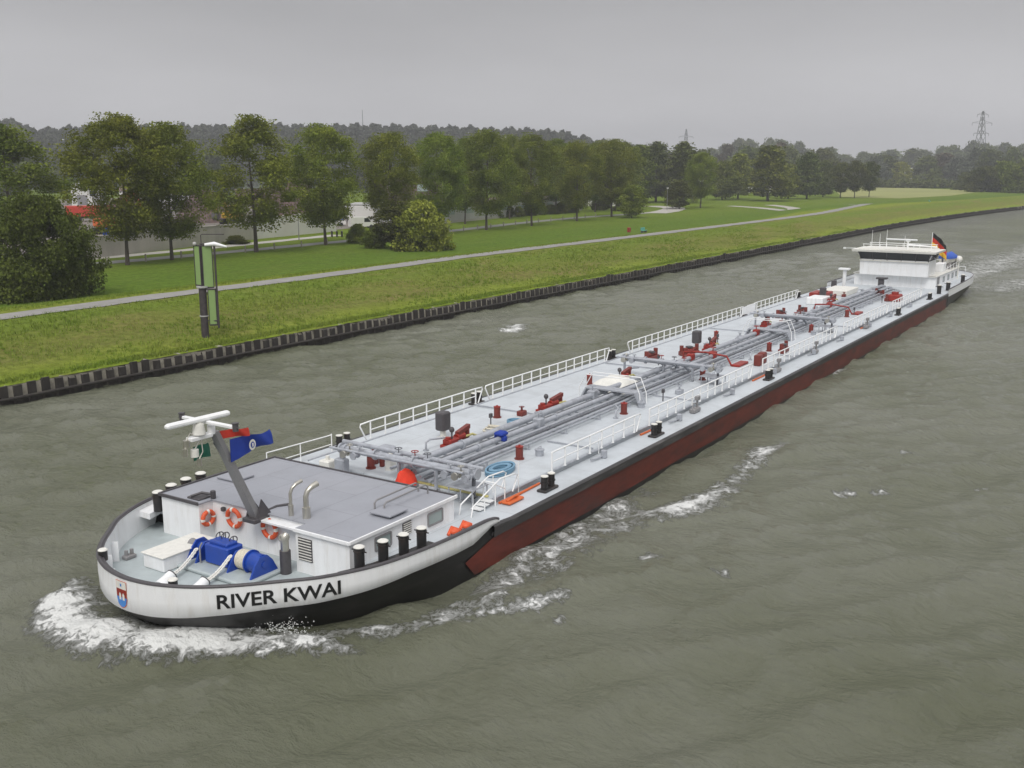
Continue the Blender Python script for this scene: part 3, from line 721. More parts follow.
# ---- forward deck house
FX, AX, HY, RZ = -9.65, -4.5, 4.2, 2.22
mb = MB()
outl = [(FX,-HY),(AX,-HY),(AX,HY),(FX,HY),(FX,2.35),(-9.08,2.35),(-9.08,-2.02),(FX,-2.02)]
vs = [(x, y, .80) for x, y in outl]+[(x, y, RZ-.05) for x, y in outl]; n = len(outl)
mb.add(vs, [(i, (i+1) % n, n+(i+1) % n, n+i) for i in range(n)])
house = part(mb, 'deck_house', white)
mb = MB(); e = .05
ro = [(FX-e,-HY-e),(AX+e,-HY-e),(AX+e,HY+e),(FX-e,HY+e),(FX-e,2.35-e),(-9.08-e,2.35-e),(-9.08-e,-2.02+e),(FX-e,-2.02+e)]
vs = [(x, y, RZ-.05) for x, y in ro]+[(x, y, RZ) for x, y in ro]
mb.add(vs, [tuple(range(n-1,-1,-1)), tuple(range(n, 2*n))]+[(i, (i+1) % n, n+(i+1) % n, n+i) for i in range(n)])
part(mb, 'house_roof', roofgrey)
mb = MB()  # dark edge bar of the far corner and aft edge, white along the near side
mb.bbox(FX-.09, FX-.03, 2.3, HY+.08, RZ-.06, RZ+.05, .01); mb.bbox(FX-.05, AX+.1, HY+.03, HY+.09, RZ-.06, RZ+.05, .01); mb.bbox(AX+.04, AX+.10, -HY, HY, RZ-.06, RZ+.05, .01)
part(mb, 'roof_edge', darkgrey)
mb = MB(); mb.bbox(FX-.06, AX+.1, -HY-.09, -HY-.03, RZ-.07, RZ+.045, .01); mb.bbox(FX-.1, FX-.04, -HY-.06, -2.0, RZ-.07, RZ+.04, .01); part(mb, 'roof_trim', white)
# windows and louvres on the near side
def window(x0, x1, z0, z1, y, parent, sgn=-1):
    mb = MB(); r = .07; cxm, czm = (x0+x1)/2, (z0+z1)/2; hx, hz = (x1-x0)/2, (z1-z0)/2
    def rr(k, yy): 
        o = []
        for (sx, sz, a0) in ((1,1,0),(-1,1,90),(-1,-1,180),(1,-1,270)):
            for a in (0, 30, 60, 90):
                t = R(a0+a); o.append((cxm+sx*(hx-r)+(r+k)*math.cos(t), yy, czm+sz*(hz-r)+(r+k)*math.sin(t)))
        return o
    a, b_, c = rr(0, y+sgn*.03), rr(-.06, y+sgn*.03), rr(0, y+sgn*-.01); b2 = rr(-.06, y+sgn*.005); n = len(a)
    mb.add(a+b_+c+b2, [(i, (i+1) % n, n+(i+1) % n, n+i) for i in range(n)]+[(i, 2*n+i, 2*n+(i+1) % n, (i+1) % n) for i in range(n)]+[(n+i, n+(i+1) % n, 3*n+(i+1) % n, 3*n+i) for i in range(n)])
    wdw = mb.build('window', mastgrey, parent)
    mb = MB(); mb.add(rr(-.05, y+sgn*.008), [tuple(range(n))]); mb.build('pane', paleglass, wdw)
window(-8.55, -7.75, 1.55, 2.02, -HY, house); window(-5.95, -5.12, 1.55, 2.02, -HY, house)
window(-8.4, -7.6, 1.55, 2.02, HY, house, 1); window(-6.2, -5.3, 1.55, 2.02, HY, house, 1)
def louvre(M, w_, h_, parent, n=8):
    mb = MB(); mb.box(-w_/2, w_/2, .0, .025, -h_/2, h_/2, M=M); lv = mb.build('louvre', darkgrey, parent)
    mb = MB()
    for i in range(n):
        z = -h_/2+(i+.5)*h_/n; mb.box(-w_/2+.02, w_/2-.02, .012, .05, z-.010, z+.014, M=M)
    mb.build('louvre_slats', capwhite, lv)
louvre(Matrix.Translation((FX, -2.42, 1.62)) @ Matrix.Rotation(R(90), 4, 'Z'), .56, .72, house)
louvre(Matrix.Translation((-7.0, -HY, 1.86)) @ Matrix.Rotation(R(180), 4, 'Z'), .42, .42, house, 6)
# low lockers on the recess wall
mb = MB(); mb.bbox(-9.45, -9.06, -2.0, -.25, 2.02, 2.10, .01); part(mb, 'wall_shelf', white)
for y in (.2, .5, 1.75):
    mb = MB(); mb.bbox(-9.22, -9.09, y-.07, y+.07, 1.92, 2.06, .02); part(mb, 'wall_lamp', darkgrey)
mb = MB(); mb.bbox(-12.0, -10.0, 1.25, 2.2, .85, 1.30, .03); ch_ = part(mb, 'deck_locker', white)
mb = MB(); mb.bbox(-12.05, -9.95, 1.20, 2.25, 1.305, 1.35, .015); mb.build('lid', capwhite, ch_)
# bollards on the bow platform, tall single posts with pale tops
for s in (-1, 1):
    vs = []; mb = MB()
    for x in np.linspace(-10.3 if s < 0 else -10.0, -6.9, 12):
        half = interp(x, [(p[0], p[1]) for p in HALF]); vs += [(x, s*(half-.16), 1.56), (x, s*(half-.72), 1.56), (x, s*(half-.72), 1.36), (x, s*(half-.16), 1.36)]
    fs = [(i*4+k, (i+1)*4+k, (i+1)*4+(k+1) % 4, i*4+(k+1) % 4) for i in range(11) for k in range(4)]+[(0,1,2,3), (44,47,46,45)]
    mb.add(vs, fs); part(mb, 'bollard_platform', gloss_black if s < 0 else white)
def post_bollard(h=.62, r=.155, flange=True):
    mb = MB(); mb.cyl((0,0,0), (0,0,h), r, n=20)
    if flange: mb.cyl((0,0,h*.80), (0,0,h*.86), r*1.12, n=20); mb.tube([(0,-r-.12,h*.83),(0,r+.12,h*.83)], .022, 6)
    o = mb.build('bollard', gloss_black, ship)
    mb = MB(); mb.cyl((0,0,h), (0,0,h+.02), r*1.08, n=20); mb.cyl((0,0,h+.02), (0,0,h+.045), r*1.02, r*.85, n=20); mb.build('bollard_cap', capwhite, o)
    return o
pb = post_bollard(); first = True
for s in (-1, 1):
    for x, y in ((-9.68,4.60),(-8.92,4.86),(-8.16,5.02),(-7.42,5.12)):
        o = pb if first else copy_tree(pb, ship); first = False
        o.location = Vector((x+(.1 if s > 0 else 0), s*y-(.12 if s > 0 else 0), 1.55))+SL; o.scale = (1.12, 1.12, 1.05) if s > 0 else (1, 1, 1)
sb = post_bollard(.30, .13, False); sb.location = Vector((-13.5, 2.0, 1.62))+SL
o = copy_tree(sb, ship); o.location = Vector((-13.65, -1.3, 1.5))+SL
# hooded vent beside the near front wall
mb = MB(); mb.cyl((-9.95,-1.85,.85), (-9.95,-1.85,1.58), .17, n=16); vt = part(mb, 'vent_pipe', darkgrey)
mb = MB(); mb.tube([(-9.95,-1.85,1.58),(-9.95,-1.85,1.9),(-9.93,-1.86,2.03),(-9.88,-1.88,2.12)], [.13,.13,.15,.08], 14); mb.torus((-10.02,-1.82,1.98), (1,.2,0), .10, .04, 14, 6); mb.build('vent_hood', steel, vt)
mb = MB(); mb.bbox(-10.35,-10.05,-1.6,-1.25,.85,1.12,.05); mb.cyl((-10.2,-1.42,1.12), (-10.2,-1.42,1.25), .1, n=10); part(mb, 'deck_motor', darkgrey)
# winch with blue drums
wx, wy = -10.65, -.15
mb = MB(); mb.bbox(-11.5, -9.75, -1.75, 1.35, .85, .98, .04); part(mb, 'winch_bed', foredeck)
mb = MB(); mb.bbox(-10.95,-10.3,-.42,.62,1.0,1.62,.04); mb.bbox(-10.85,-10.4,-.3,.5,1.60,1.72,.03); wn = part(mb, 'winch', blue)
def cheek(y0, y1):
    mb = MB(); mb.prism([(-11.15,.98),(-10.05,.98),(-10.25,1.35),(-10.45,1.55),(-10.75,1.55),(-10.95,1.35)], 1, y0, y1)
    mb.cyl((-10.6,y0-.03,1.28), (-10.6,y1+.03,1.28), .1, n=12); return mb.build('winch_cheek', blue, wn)
cheek(-1.62,-1.56); cheek(-.62,-.56); cheek(.80,.86); cheek(1.18,1.24)
mb = MB()
mb.cyl((-10.6,-1.56,1.28), (-10.6,-1.12,1.28), .30, n=24); mb.cyl((-10.6,-1.12,1.28), (-10.6,-1.07,1.28), .36, n=24); mb.build('winch_drum', blue, wn)
mb = MB(); mb.cyl((-10.6,.62,1.28), (-10.6,1.24,1.28), .17, n=20); mb.build('winch_drum', blue, wn)
mb = MB()
for i in range(7): mb.torus((-10.6,-1.03+i*.062,1.28), (0,1,0), .27, .034, 24, 6)
mb.cyl((-10.6,-1.07,1.28), (-10.6,-.62,1.28), .26, n=24); mb.build('wire_coil', rope, wn)
mb = MB(); mb.cyl((-10.6,1.3,1.28), (-10.6,1.62,1.28), .15, .19, n=16); mb.build('winch_warping_head', mastgrey, wn); mb = MB(); mb.tube([(-11.05,.7,.98),(-11.05,.7,1.5),(-10.95,.7,1.62)], .03, 6); mb.build('brake_lever', mastgrey, wn)
for i, (y, zc) in enumerate(((-.15,1.78),(.2,1.84),(.45,1.8))):
    mb = MB(); mb.torus((-10.45,y,zc-.06), (.3,1,.2), .13, .018, 14, 6); mb.tube([(-10.45,y,1.7),(-10.45,y,zc+.05)], .02, 6); mb.build('hand_wheel', darkgrey, wn)
# anchor chains to the hawse pipes, each its own
for (a, b_) in (((-10.95,.98,1.35),(-12.35,.55,1.0)), ((-10.9,-.50,1.42),(-12.1,-.62,.98))):
    mb = MB(); a, b_ = Vector(a), Vector(b_); n = 22
    for i in range(n):
        c = a.lerp(b_, (i+.5)/n); c.z -= .10*math.sin(math.pi*(i+.5)/n); d = (b_-a).normalized()
        ax = d.cross(Vector((0,0,1))).normalized() if i % 2 else Vector((0,0,1))
        side = d.cross(ax).normalized()
        pts = [c+d*(.075*math.cos(t))+side*(.05*math.sin(t)) for t in np.linspace(0, 2*math.pi, 9)]
        mb.tube(pts, .028, 5, caps=False)
    part(mb, 'anchor_chain', ropewhite)
    mb = MB(); c = b_; mb.tube([c+Vector((.12,.0,.07)), c+Vector((-.1,-.02,-.03)), c+Vector((-.34,-.06,-.17))], [.15,.165,.24], 16)
    hp = part(mb, 'hawse_pipe', white)
    mb = MB(); mb.torus(c+Vector((.11,0,.065)), (.88,.05,.45), .155, .018, 18, 6); mb.build('pipe_collar', darkgrey, hp)
# mooring fairlead and small vent at the far side of the foredeck
mb = MB(); mb.bbox(-12.0,-11.6,3.05,3.3,.85,.98,.03); mb.cyl((-11.9,3.17,.98),(-11.9,3.17,1.14),.06,n=10); mb.cyl((-11.7,3.17,.98),(-11.7,3.17,1.14),.06,n=10); part(mb, 'cleat', mastgrey)
# gooseneck exhausts on the roof
for (x, y, r, h) in ((-8.85,-1.05,.055,.72),(-8.75,-1.62,.085,.70)):
    mb = MB(); mb.tube([(x,y,RZ),(x,y,RZ+h),(x+.06,y-.02,RZ+h+.16),(x+.2,y-.06,RZ+h+.27),(x+.42,y-.1,RZ+h+.33)], [r,r,r,r*1.1,r*1.15], 12)
    mb.cyl((x,y,RZ), (x,y,RZ+.35), r*1.5, n=12); part(mb, 'exhaust_pipe', steel)
# roof hatches and grab rails
mb = MB(); mb.bbox(-7.5,-6.6,-3.95,-3.1,RZ+.06,RZ+.13,.02); mb.bbox(-7.4,-6.7,-3.85,-3.2,RZ,RZ+.06,.01); rh = part(mb, 'roof_hatch', roofgrey)
mb = MB()
for y in (-3.3,-2.9):
    mb.tube([(-7.0,y,RZ),(-7.0,y,RZ+.22),(-6.9,y,RZ+.3),(-4.9,y,RZ+.34),(-4.75,y,RZ+.25),(-4.75,y,RZ)], .03, 8)
part(mb, 'grab_rail', mastgrey)
mb = MB(); mb.bbox(-7.5,-6.6,3.0,3.95,RZ+.02,RZ+.10,.02); part(mb, 'roof_hatch', roofgrey)
mb = MB(); mb.bbox(-9.5,-9.0,2.5,3.1,RZ,RZ+.06,.02); mb.tube([(-9.5,2.9,RZ+.1),(-9.2,2.7,RZ+.18),(-9.0,2.35,RZ+.12)], .05, 6); mb.bbox(-9.12,-8.98,2.25,2.4,RZ,RZ+.28,.02); part(mb, 'roof_fitting', darkgrey)
# radar mast leaning forward
mb = MB()
mT, mB_ = Vector((-10.85, -.05, 5.25)), Vector((-9.42, -.05, 2.18)); d = (mT-mB_).normalized(); sx = d.cross(Vector((0,1,0))).normalized()
def rail_box(a, b_, hw, hd):
    d = (b_-a).normalized(); s1 = Vector((0,1,0)); s2 = d.cross(s1).normalized(); vs = []
    for p, k in ((a, 1.0), (b_, .8)):
        for u, v in ((-1,-1),(1,-1),(1,1),(-1,1)): vs.append(p+s1*(u*hw*k)+s2*(v*hd*k))
    return vs, [(3,2,1,0),(4,5,6,7)]+[(i, (i+1) % 4, 4+(i+1) % 4, 4+i) for i in range(4)]
mb.add(*rail_box(mB_, mT, .17, .10)); mb.add(*rail_box(mB_+Vector((-.10,0,.2)), mB_+Vector((-.10,0,.2))+d*2.2, .05, .05))
mast = part(mb, 'radar_mast', mastgrey)
mb = MB(); mb.bbox(-9.72,-9.0,-.32,.24,2.02,2.16,.02); mb.prism([(-9.6,2.1),(-8.9,2.1),(-9.35,2.75)], 1, -.30, -.25); mb.prism([(-9.6,2.1),(-8.9,2.1),(-9.35,2.75)], 1, .17, .22)
mb.tube([(-9.0,-.05,2.2),(-8.5,-.05,2.24),(-8.1,-.3,2.25)], .05, 6); mb.build('mast_foot', darkgrey, mast)
mb = MB(); mb.tube([mB_+d*.4+Vector((.18,.16,0)), mT+Vector((.12,.2,-.4))], .02, 6); mb.build('hydraulic_line', pipedark, mast)
mb = MB(); mb.cyl(mT+Vector((-.1,0,-.05)), mT+Vector((-.1,0,.22)), .12, n=14); mb.bbox(-11.75,-10.95,-.14,.14,5.12,5.24,.02)
mb.build('mast_head', white, mast)
# radar scanner bar and the cross bar with lamps
sc_c = Vector((-11.38, -.02, 5.60))
mb = MB(); mb.cyl(sc_c-Vector((0,0,.32)), sc_c, .2, .15, n=16); mb.cyl(sc_c-Vector((0,0,.02)), sc_c+Vector((0,0,.05)), .08, n=12); mb.build('radar_drive', capwhite, mast)
sdv = Vector((1.0, -.30, 0)).normalized()
M = Matrix.Translation(sc_c+Vector((0,0,.10))) @ Matrix.Rotation(math.atan2(-.05, 1.0), 4, 'Z')
mb = MB(); mb.bbox(-1.12, 1.12, -.10, .10, -.07, .09, .05, M=M); mb.build('radar_scanner', railwhite, mast)
M2 = Matrix.Translation((-11.1, -.1, 5.58)) @ Matrix.Rotation(R(-101), 4, 'Z') @ Matrix.Rotation(R(-4), 4, 'Y')
mb = MB(); mb.bbox(-1.45, 1.45, -.07, .07, -.04, .06, .02, M=M2); mb.build('cross_bar', railwhite, mast)
for e in (-1.55, 1.55):
    mb = MB(); mb.cyl(M2 @ Vector((e,0,-.10)), M2 @ Vector((e,0,.12)), .085, n=12); mb.cyl(M2 @ Vector((e,0,.12)), M2 @ Vector((e,0,.15)), .11, n=12); mb.bbox(e-.2,e+.12,-.02,.02,-.03,.03,.01,M=M2); mb.build('navigation_lamp', darkgrey, mast)
for (x, y, z, s_) in ((-11.8,.05,4.95,.1),(-11.55,.02,4.62,.12),(-11.5,-.1,4.35,.07),(-11.9,.0,4.72,.07)):
    mb = MB(); mb.cyl((x,y,z), (x,y,z+.22), s_, n=12); mb.tube([(x,y,z+.2),(x+.15,y,z+.4),(-11.3,0,5.15)], .02, 6); mb.build('lantern', steel if s_ < .11 else capwhite, mast)
# ---- deck fittings
def rail_seg(x0, x1, y, flare0=True, flare1=True, base=TK, h=.76, step=.95, post_parts=True):
    mb = MB(); r = .034
    mb.tube([(x0, y, base+h), (x1, y, base+h)], r, 6); mb.tube([(x0, y, base+h*.5), (x1, y, base+h*.5)], r*.75, 5)
    if flare0: mb.tube([(x0, y, base+h), (x0-.62, y, base+h-.02), (x0-.66, y, base+h-.12), (x0-.28, y, base)], r, 6)
    if flare1: mb.tube([(x1, y, base+h), (x1+.55, y, base+h-.02), (x1+.58, y, base+h-.12), (x1+.22, y, base)], r, 6)
    rl = part(mb, 'railing', railwhite); n = max(1, round((x1-x0)/step))
    for i in range(n+1):
        x = x0+(x1-x0)*i/n; mb = MB(); mb.cyl((0,0,0), (0,0,h), r*1.1, n=6); mb.box(-.05,.05,-.04,.04,0,.03); p = mb.build('post', railwhite, rl)
        p.location = (x, y, base)
NR = -4.48; FR = 4.55
for x0, x1 in ((1.4,9.2),(10.7,22.6),(26.3,45.0),(48.6,58.5)): rail_seg(x0, x1, FR, True, True)
for x0, x1 in ((1.4,8.4),(9.9,22.4),(24.6,38.8),(41.0,53.2),(55.2,65.6)): rail_seg(x0, x1, NR, False, True)
mb = MB(); mb.tube([(-4.2,4.9,2.25),(-.9,4.95,2.15),(-.6,4.95,2.15)], .025, 6); mb.tube([(-4.2,4.9,1.8),(-.6,4.95,1.75)], .02, 6)
for x in (-4.2,-2.4,-.6): mb.cyl((x,4.93,1.38), (x,4.93,2.2 if x > -4 else 2.25), .025, n=6)
part(mb, 'railing', railwhite)
mb = MB(); mb.tube([(46.4,FR,2.34),(48.2,FR,2.34)], .03, 6); mb.bbox(45.3,48.3,FR-.015,FR+.015,1.7,2.32,.01); part(mb, 'rail_screen', railwhite)
# thin poles beside the near railing
for x in (-.9, 5.2):
    mb = MB(); mb.cyl((x,-4.45,TK-.2), (x,-4.45,TK+.95 if x < 0 else TK+.5), .02, n=6); part(mb, 'stanchion', railwhite)
# twin bollards
mb = MB(); mb.bbox(-.48,.48,-.2,.2,0,.10,.03); bo = mb.build('twin_bollard', gloss_black, ship)
for x in (-.24,.24):
    mb = MB(); mb.cyl((x,0,.1), (x,0,.56), .13, n=14); mb.cyl((x,0,.3), (x,0,.34), .16, n=14); q = mb.build('bollard_post', gloss_black, bo)
    mb = MB(); mb.cyl((x,0,.56), (x,0,.59), .145, n=14); mb.build('bollard_cap', capwhite, bo)
first = True
for s, L_ in ((-1,(0.05,9.3,23.9,54.5,66.5)),(1,(.3,10.1,24.6,47.2,61.0))):
    for x in L_:
        o = bo if first else copy_tree(bo, ship); first = False
        o.location = Vector((x, s*5.12, DK+.005))+SL
# long cargo pipes
for y, z, r, m in ((-.15,2.02,.14,pipegrey),(-.62,1.98,.06,pipedark),(-.92,2.0,.12,pipegrey),(-1.28,1.9,.06,pipegrey),(-1.55,1.9,.05,pipedark),(-1.80,1.88,.06,pipegrey),(-2.02,1.84,.035,pipegrey),(.35,1.9,.06,pipegrey)):
    mb = MB(); x1 = 69.5-abs(y)*.8
    mb.tube([(-2.2-.3*abs(y),y,z),(x1,y,z),(x1+.8,y-.1,z-.1),(x1+1.1,y-.15,TK-.2)], r, 10)
    for x in np.arange(1.5, 68, 6.1):
        if r > .1: mb.cyl((x,y,z), (x+.10,y,z), r*1.4, n=12)
    part(mb, 'cargo_pipe', m)
for x in np.arange(.5, 69, 3.05):
    mb = MB(); mb.bbox(x-.04,x+.04,-2.15,.45,TK,TK+.06,.01); 
    for y in (-2.1,-1.1,.4): mb.box(x-.03,x+.03,y-.03,y+.03,TK+.05,TK+.22)
    mb.box(x-.035,x+.035,-2.14,.44,TK+.18,TK+.22); part(mb, 'pipe_support', pipegrey)
# manifolds that cross the deck
for k, x in enumerate((-2.85, 20.0, 41.0)):
    y0, y1 = (2.3,-4.0) if k == 0 else (2.0,-3.8)
    mb = MB(); mb.tube([(x,y0,2.52),(x,y1,2.52)], .13, 12); 
    for y in (y0,y0-.25,y1,y1+.25,-1.2,.6): mb.cyl((x,y-.04,2.52), (x,y+.04,2.52), .2, n=14)
    mf_ = part(mb, 'manifold', pipegrey)
    mb = MB(); mb.tube([(x-.42,y0+.2,2.62),(x-.42,y1+.3,2.62)], .05, 8)
    if k == 0: mb.tube([(x+.55,y0+.4,2.6),(x+.55,y1+.1,2.55)], .09, 10)
    mb.build('manifold_line', pipegrey, mf_)
    for y in (y0-.1,-.5,-2.2,y1+.15):
        mb = MB(); mb.box(x-.05,x+.05,y-.05,y+.05,TK,2.42); mb.box(x-.16,x+.16,y-.05,y+.05,TK,TK+.05); mb.build('manifold_leg', pipedark if y < -3 else pipegrey, mf_)
    for i, y in enumerate((-.15,-.92,-1.5)):
        mb = MB(); mb.tube([(x,y,2.5),(x+.35,y,2.45),(x+.75,y,2.2),(x+1.1,y,2.02)], .10, 10); mb.bbox(x+.3,x+.55,y-.13,y+.13,2.3,2.62,.03); mb.build('valve', pipegrey, mf_)
        mb = MB(); mb.torus((x+.42,y,2.78), (0,0,1), .13, .018, 14, 5); mb.cyl((x+.42,y,2.6), (x+.42,y,2.8), .02, n=6); mb.build('hand_wheel', (machred if (i+k) % 2 else pipedark), mf_)
    mb = MB(); mb.bbox(x-.5,x+.5,y1-.15,y1+1.0,TK+.42,TK+.46,.01)
    for a in (-.45,.45):
        for b_ in (y1-.1,y1+.4,y1+.9): mb.cyl((x+a,b_,TK), (x+a,b_,TK+.42), .025, n=6)
    mb.build('drip_tray', pipegrey, mf_)
# pump units
def pump(x, y, variant=0, rz=0):
    M = Matrix.Translation(Vector((x, y, TK))+SL) @ Matrix.Rotation(rz, 4, 'Z')
    mb = MB(); mb.bbox(-.95,.65,-.32,.32,.02,.16,.02); mb.bbox(-.85,-.1,-.25,.25,.14,.42,.05); mb.cyl((-.1,0,.36),(.5,0,.36),.17,n=14); mb.cyl((-.72,0,.40),(-.72,0,.52),.14,n=12)
    pu = mb.build('pump', machred, ship); pu.matrix_local = M
    mb = MB(); mb.prism([(.0,.45),(.95,.62),(.95,.82),(.0,.62)], 1, -.10, .12); mb.box(.08,.18,-.12,.12,.1,.5); mb.box(.75,.85,-.12,.12,.05,.65); mb.build('pump_frame', ventred, pu)
    mb = MB(); mb.cyl((-.55,-.1,.4), (-.55,-.1,.75), .04, n=8); mb.ball((-.55,-.1,.86), .13, 12, 8, 1.1); mb.build('pressure_gauge', darkgrey, pu)
    mb = MB(); mb.tube([(.5,-.1,.3),(1.1,-.1,.3),(1.5,-.1,.12)], .06, 8); mb.tube([(.5,.12,.25),(1.3,.12,.22)], .045, 8); mb.build('pump_pipe', capwhite if variant else yellowpaint, pu)
    return pu
p0 = pump(2.6,.85); p0.scale = (.88,.88,.88)
for i, (x, y) in enumerate(((10.1,.78),(17.8,.9),(30.0,.85),(41.6,1.3),(57.2,1.0))):
    o = copy_tree(p0, ship); o.location = Vector((x, y, TK))+SL; o.rotation_euler = (0, 0, R((i*37) % 16-8)); o.scale = (.88,.88,.88)
def red_valve_block(x, y):
    mb = MB(); mb.bbox(-.75,.75,-.22,.22,0,.28,.04); mb.cyl((-.62,0,.2),(-.62,0,.62),.14,n=12); mb.cyl((.62,0,.2),(.62,0,.66),.13,n=12); mb.cyl((-.5,0,.36),(.5,0,.36),.12,n=12)
    o = mb.build('valve_block', ventred, ship); o.location = Vector((x, y, TK))+SL
    mb = MB(); mb.bbox(-.2,.2,-.18,.18,.46,.56,.02); mb.build('valve_cover', darkgrey, o); return o
v0 = red_valve_block(24.5,2.4)
for x, y in ((27.4,1.2),(46.6,1.9),(49.2,1.0),(60.0,2.6),(64.5,-1.2),(61.5,-2.9),(31.5,-3.4)):
    o = copy_tree(v0, ship); o.location = Vector((x, y, TK))+SL; o.rotation_euler = (0, 0, R((x*53) % 90-45)); o.scale = (.9,.9,1.0)
# tall dark cylinders and red tank vents
for x, y in ((3.17,2.01),(29.84,1.75),(58.6,2.2)):
    mb = MB(); mb.bbox(-.28,.28,-.24,.24,.34,1.15,.06); mb.build('vent_mast', darkgrey, ship, loc=Vector((x,y,TK))+SL)
    mb = MB(); mb.cyl((0,0,0),(0,0,.36),.13,n=12); mb.bbox(-.22,.22,-.2,.2,0,.04,.01); mb.build('vent_stand', capwhite, ship, loc=Vector((x,y,TK))+SL)
mb = MB(); mb.cyl((0,0,0),(0,0,.5),.15,n=18); mb.cyl((0,0,0),(0,0,.04),.2,n=18); v0 = mb.build('tank_vent', ventred, ship)
mb = MB(); mb.cyl((0,0,.5),(0,0,.53),.165,n=18); mb.ball((0,0,.55),.05,8,6); mb.build('vent_cap', machred, v0)
first = True
for x, y in ((-2.0,1.6),(7.45,2.1),(16.3,2.1),(34.0,2.1),(2.2,-2.5),(11.3,-2.5),(20.7,-2.5),(31.4,-2.5),(40.4,-2.4),(49.5,-2.4)):
    o = v0 if first else copy_tree(v0, ship); first = False; o.location = Vector((x, y, TK))+SL
# large valve wheels, lockers and small deck gear
mb = MB(); mb.bbox(-1.3,-.3,1.7,2.3,TK,TK+.5,.05); mb.cyl((-1.0,1.3,TK),(-1.0,1.3,TK+.6),.08,n=10); mb.cyl((-1.35,1.2,TK),(-1.35,1.2,TK+.55),.06,n=10); part(mb, 'pump_housing', pipegrey)
mb = MB(); mb.bbox(-1.55,-1.35,1.75,1.95,TK,TK+.62,.03); mb.bbox(-1.7,-1.5,1.3,1.45,TK,TK+.55,.03); part(mb, 'red_fitting', ventred)
for (x, y, w_, d_, h_) in ((-3.3,2.6,.5,.5,.4),(-3.2,1.9,.35,.5,.55),(-1.9,.7,.4,.3,.5),(-1.6,.1,.5,.3,.35),(-.9,-.2,.3,.3,.4)):
    mb = MB(); mb.bbox(x,x+w_,y,y+d_,TK-.1,TK+h_,.04); mb.cyl((x+w_/2,y+d_/2,TK+h_),(x+w_/2,y+d_/2,TK+h_+.15),.08,n=10); part(mb, 'valve_box', random.choice([pipegrey, capwhite, pipegrey]))
for i, (x, y) in enumerate(((24.5,-.15),(26.0,-.92),(12.5,-.15),(6.2,-.92),(35.5,-.15),(45.5,-.92),(52.5,-.15),(63,-.92))):
    mb = MB(); mb.bbox(x-.22,x+.22,y-.2,y+.2,1.85,2.28,.05); mb.cyl((x,y,2.28),(x,y,2.5),.03,n=6); mb.torus((x,y,2.5),(0,0,1),.17,.022,14,6); part(mb, 'pipe_valve', (machred if i in (0,1,4,6) else pipegrey))
for x in (24.8, 50.5): # red and orange grips over the pipes
    mb = MB(); mb.tube([(x,.5,TK+.1),(x,.4,2.3),(x+.2,-.9,2.35),(x+.4,-2.1,2.2),(x+.5,-2.4,TK)], .06, 8); mb.bbox(x+.4,x+1.9,-2.9,-2.4,TK,TK+.14,.03); part(mb, 'pipe_clamp', machred)
for x in (13.4, 36.2): # small bridges over the pipes
    mb = MB(); mb.prism([(-2.5,TK),(-2.2,2.25),(.55,2.25),(.9,TK),(.8,TK),(.5,2.18),(-2.15,2.18),(-2.4,TK)], 0, x-.35, x+.35); cw = part(mb, 'crossover_steps', pipegrey)
    for xx in (x-.35, x+.35):
        mb = MB(); mb.tube([(xx,-2.5,TK),(xx,-2.45,2.2),(xx,-2.15,2.9),(xx,.5,2.9),(xx,.9,2.2),(xx,.9,TK)], .025, 6); mb.build('post', railwhite, cw)
for i in range(9):
    x = 5.0+i*6.9+random.uniform(-.6,.6); mb = MB()
    mb.tube([(x-.5,-4.75,1.5),(x,-4.8,1.46),(x+.6,-4.85,1.5)], .04, 5); mb.bbox(x+.3,x+.5,-4.98,-4.75,1.39,1.72,.03); part(mb, 'walkway_valve', pipegrey)
for x in (14.4, 26.3, 33.5, 46.0):
    mb = MB(); mb.bbox(x-.45,x+.3,-4.95,-4.65,1.4,1.62,.04); mb.cyl((x+.15,-4.8,1.6),(x+.15,-4.8,2.0),.05,n=8); mb.bbox(x+.02,x+.32,-4.9,-4.7,1.95,2.15,.02); mb.tube([(x-.4,-4.8,1.62),(x-.2,-4.75,1.85),(x+.1,-4.8,1.8)],.03,6); part(mb, 'fender_winch', mastgrey)
for x, y in ((26.4,-3.6),(27.3,-3.5)):
    mb = MB(); mb.bbox(x-.3,x+.3,y-.2,y+.2,TK,TK+.65,.05); part(mb, 'deck_box', ventred)
mb = MB(); mb.bbox(59.2,61.4,2.1,3.6,TK,TK+.55,.04); part(mb, 'deck_box', machred)
mb = MB(); mb.bbox(55.2,57.4,1.2,2.6,TK,TK+.6,.05); part(mb, 'deck_box', white)
mb = MB(); mb.bbox(62.5,66.5,1.2,3.4,TK,TK+.5,.05); part(mb, 'deck_box', capwhite)
mb = MB(); mb.bbox(61.0,62.3,-3.7,-2.7,TK,TK+.6,.08); mb.cyl((61.6,-3.2,TK+.6),(61.6,-3.2,TK+.8),.3,n=14); part(mb, 'deck_box', machred)
for k, x in enumerate((-2.85, 20.0, 41.0)):
    for j, y in enumerate((-3.9,-3.45,-3.0,1.7,1.2)):
        mb = MB(); mb.cyl((x-.05,y,2.52),(x-.55,y,2.5),.075,n=10); mb.cyl((x-.55,y,2.5),(x-.62,y,2.5),.14,n=12); mb.cyl((x-.35,y,2.5),(x-.31,y,2.5),.12,n=12); mb.cyl((x-.2,y,2.5),(x-.2,y,2.78),.03,n=6); mb.torus((x-.2,y,2.78),(0,0,1),.11,.016,12,5); part(mb, 'shore_connection', [pipegrey, steel][j % 2])
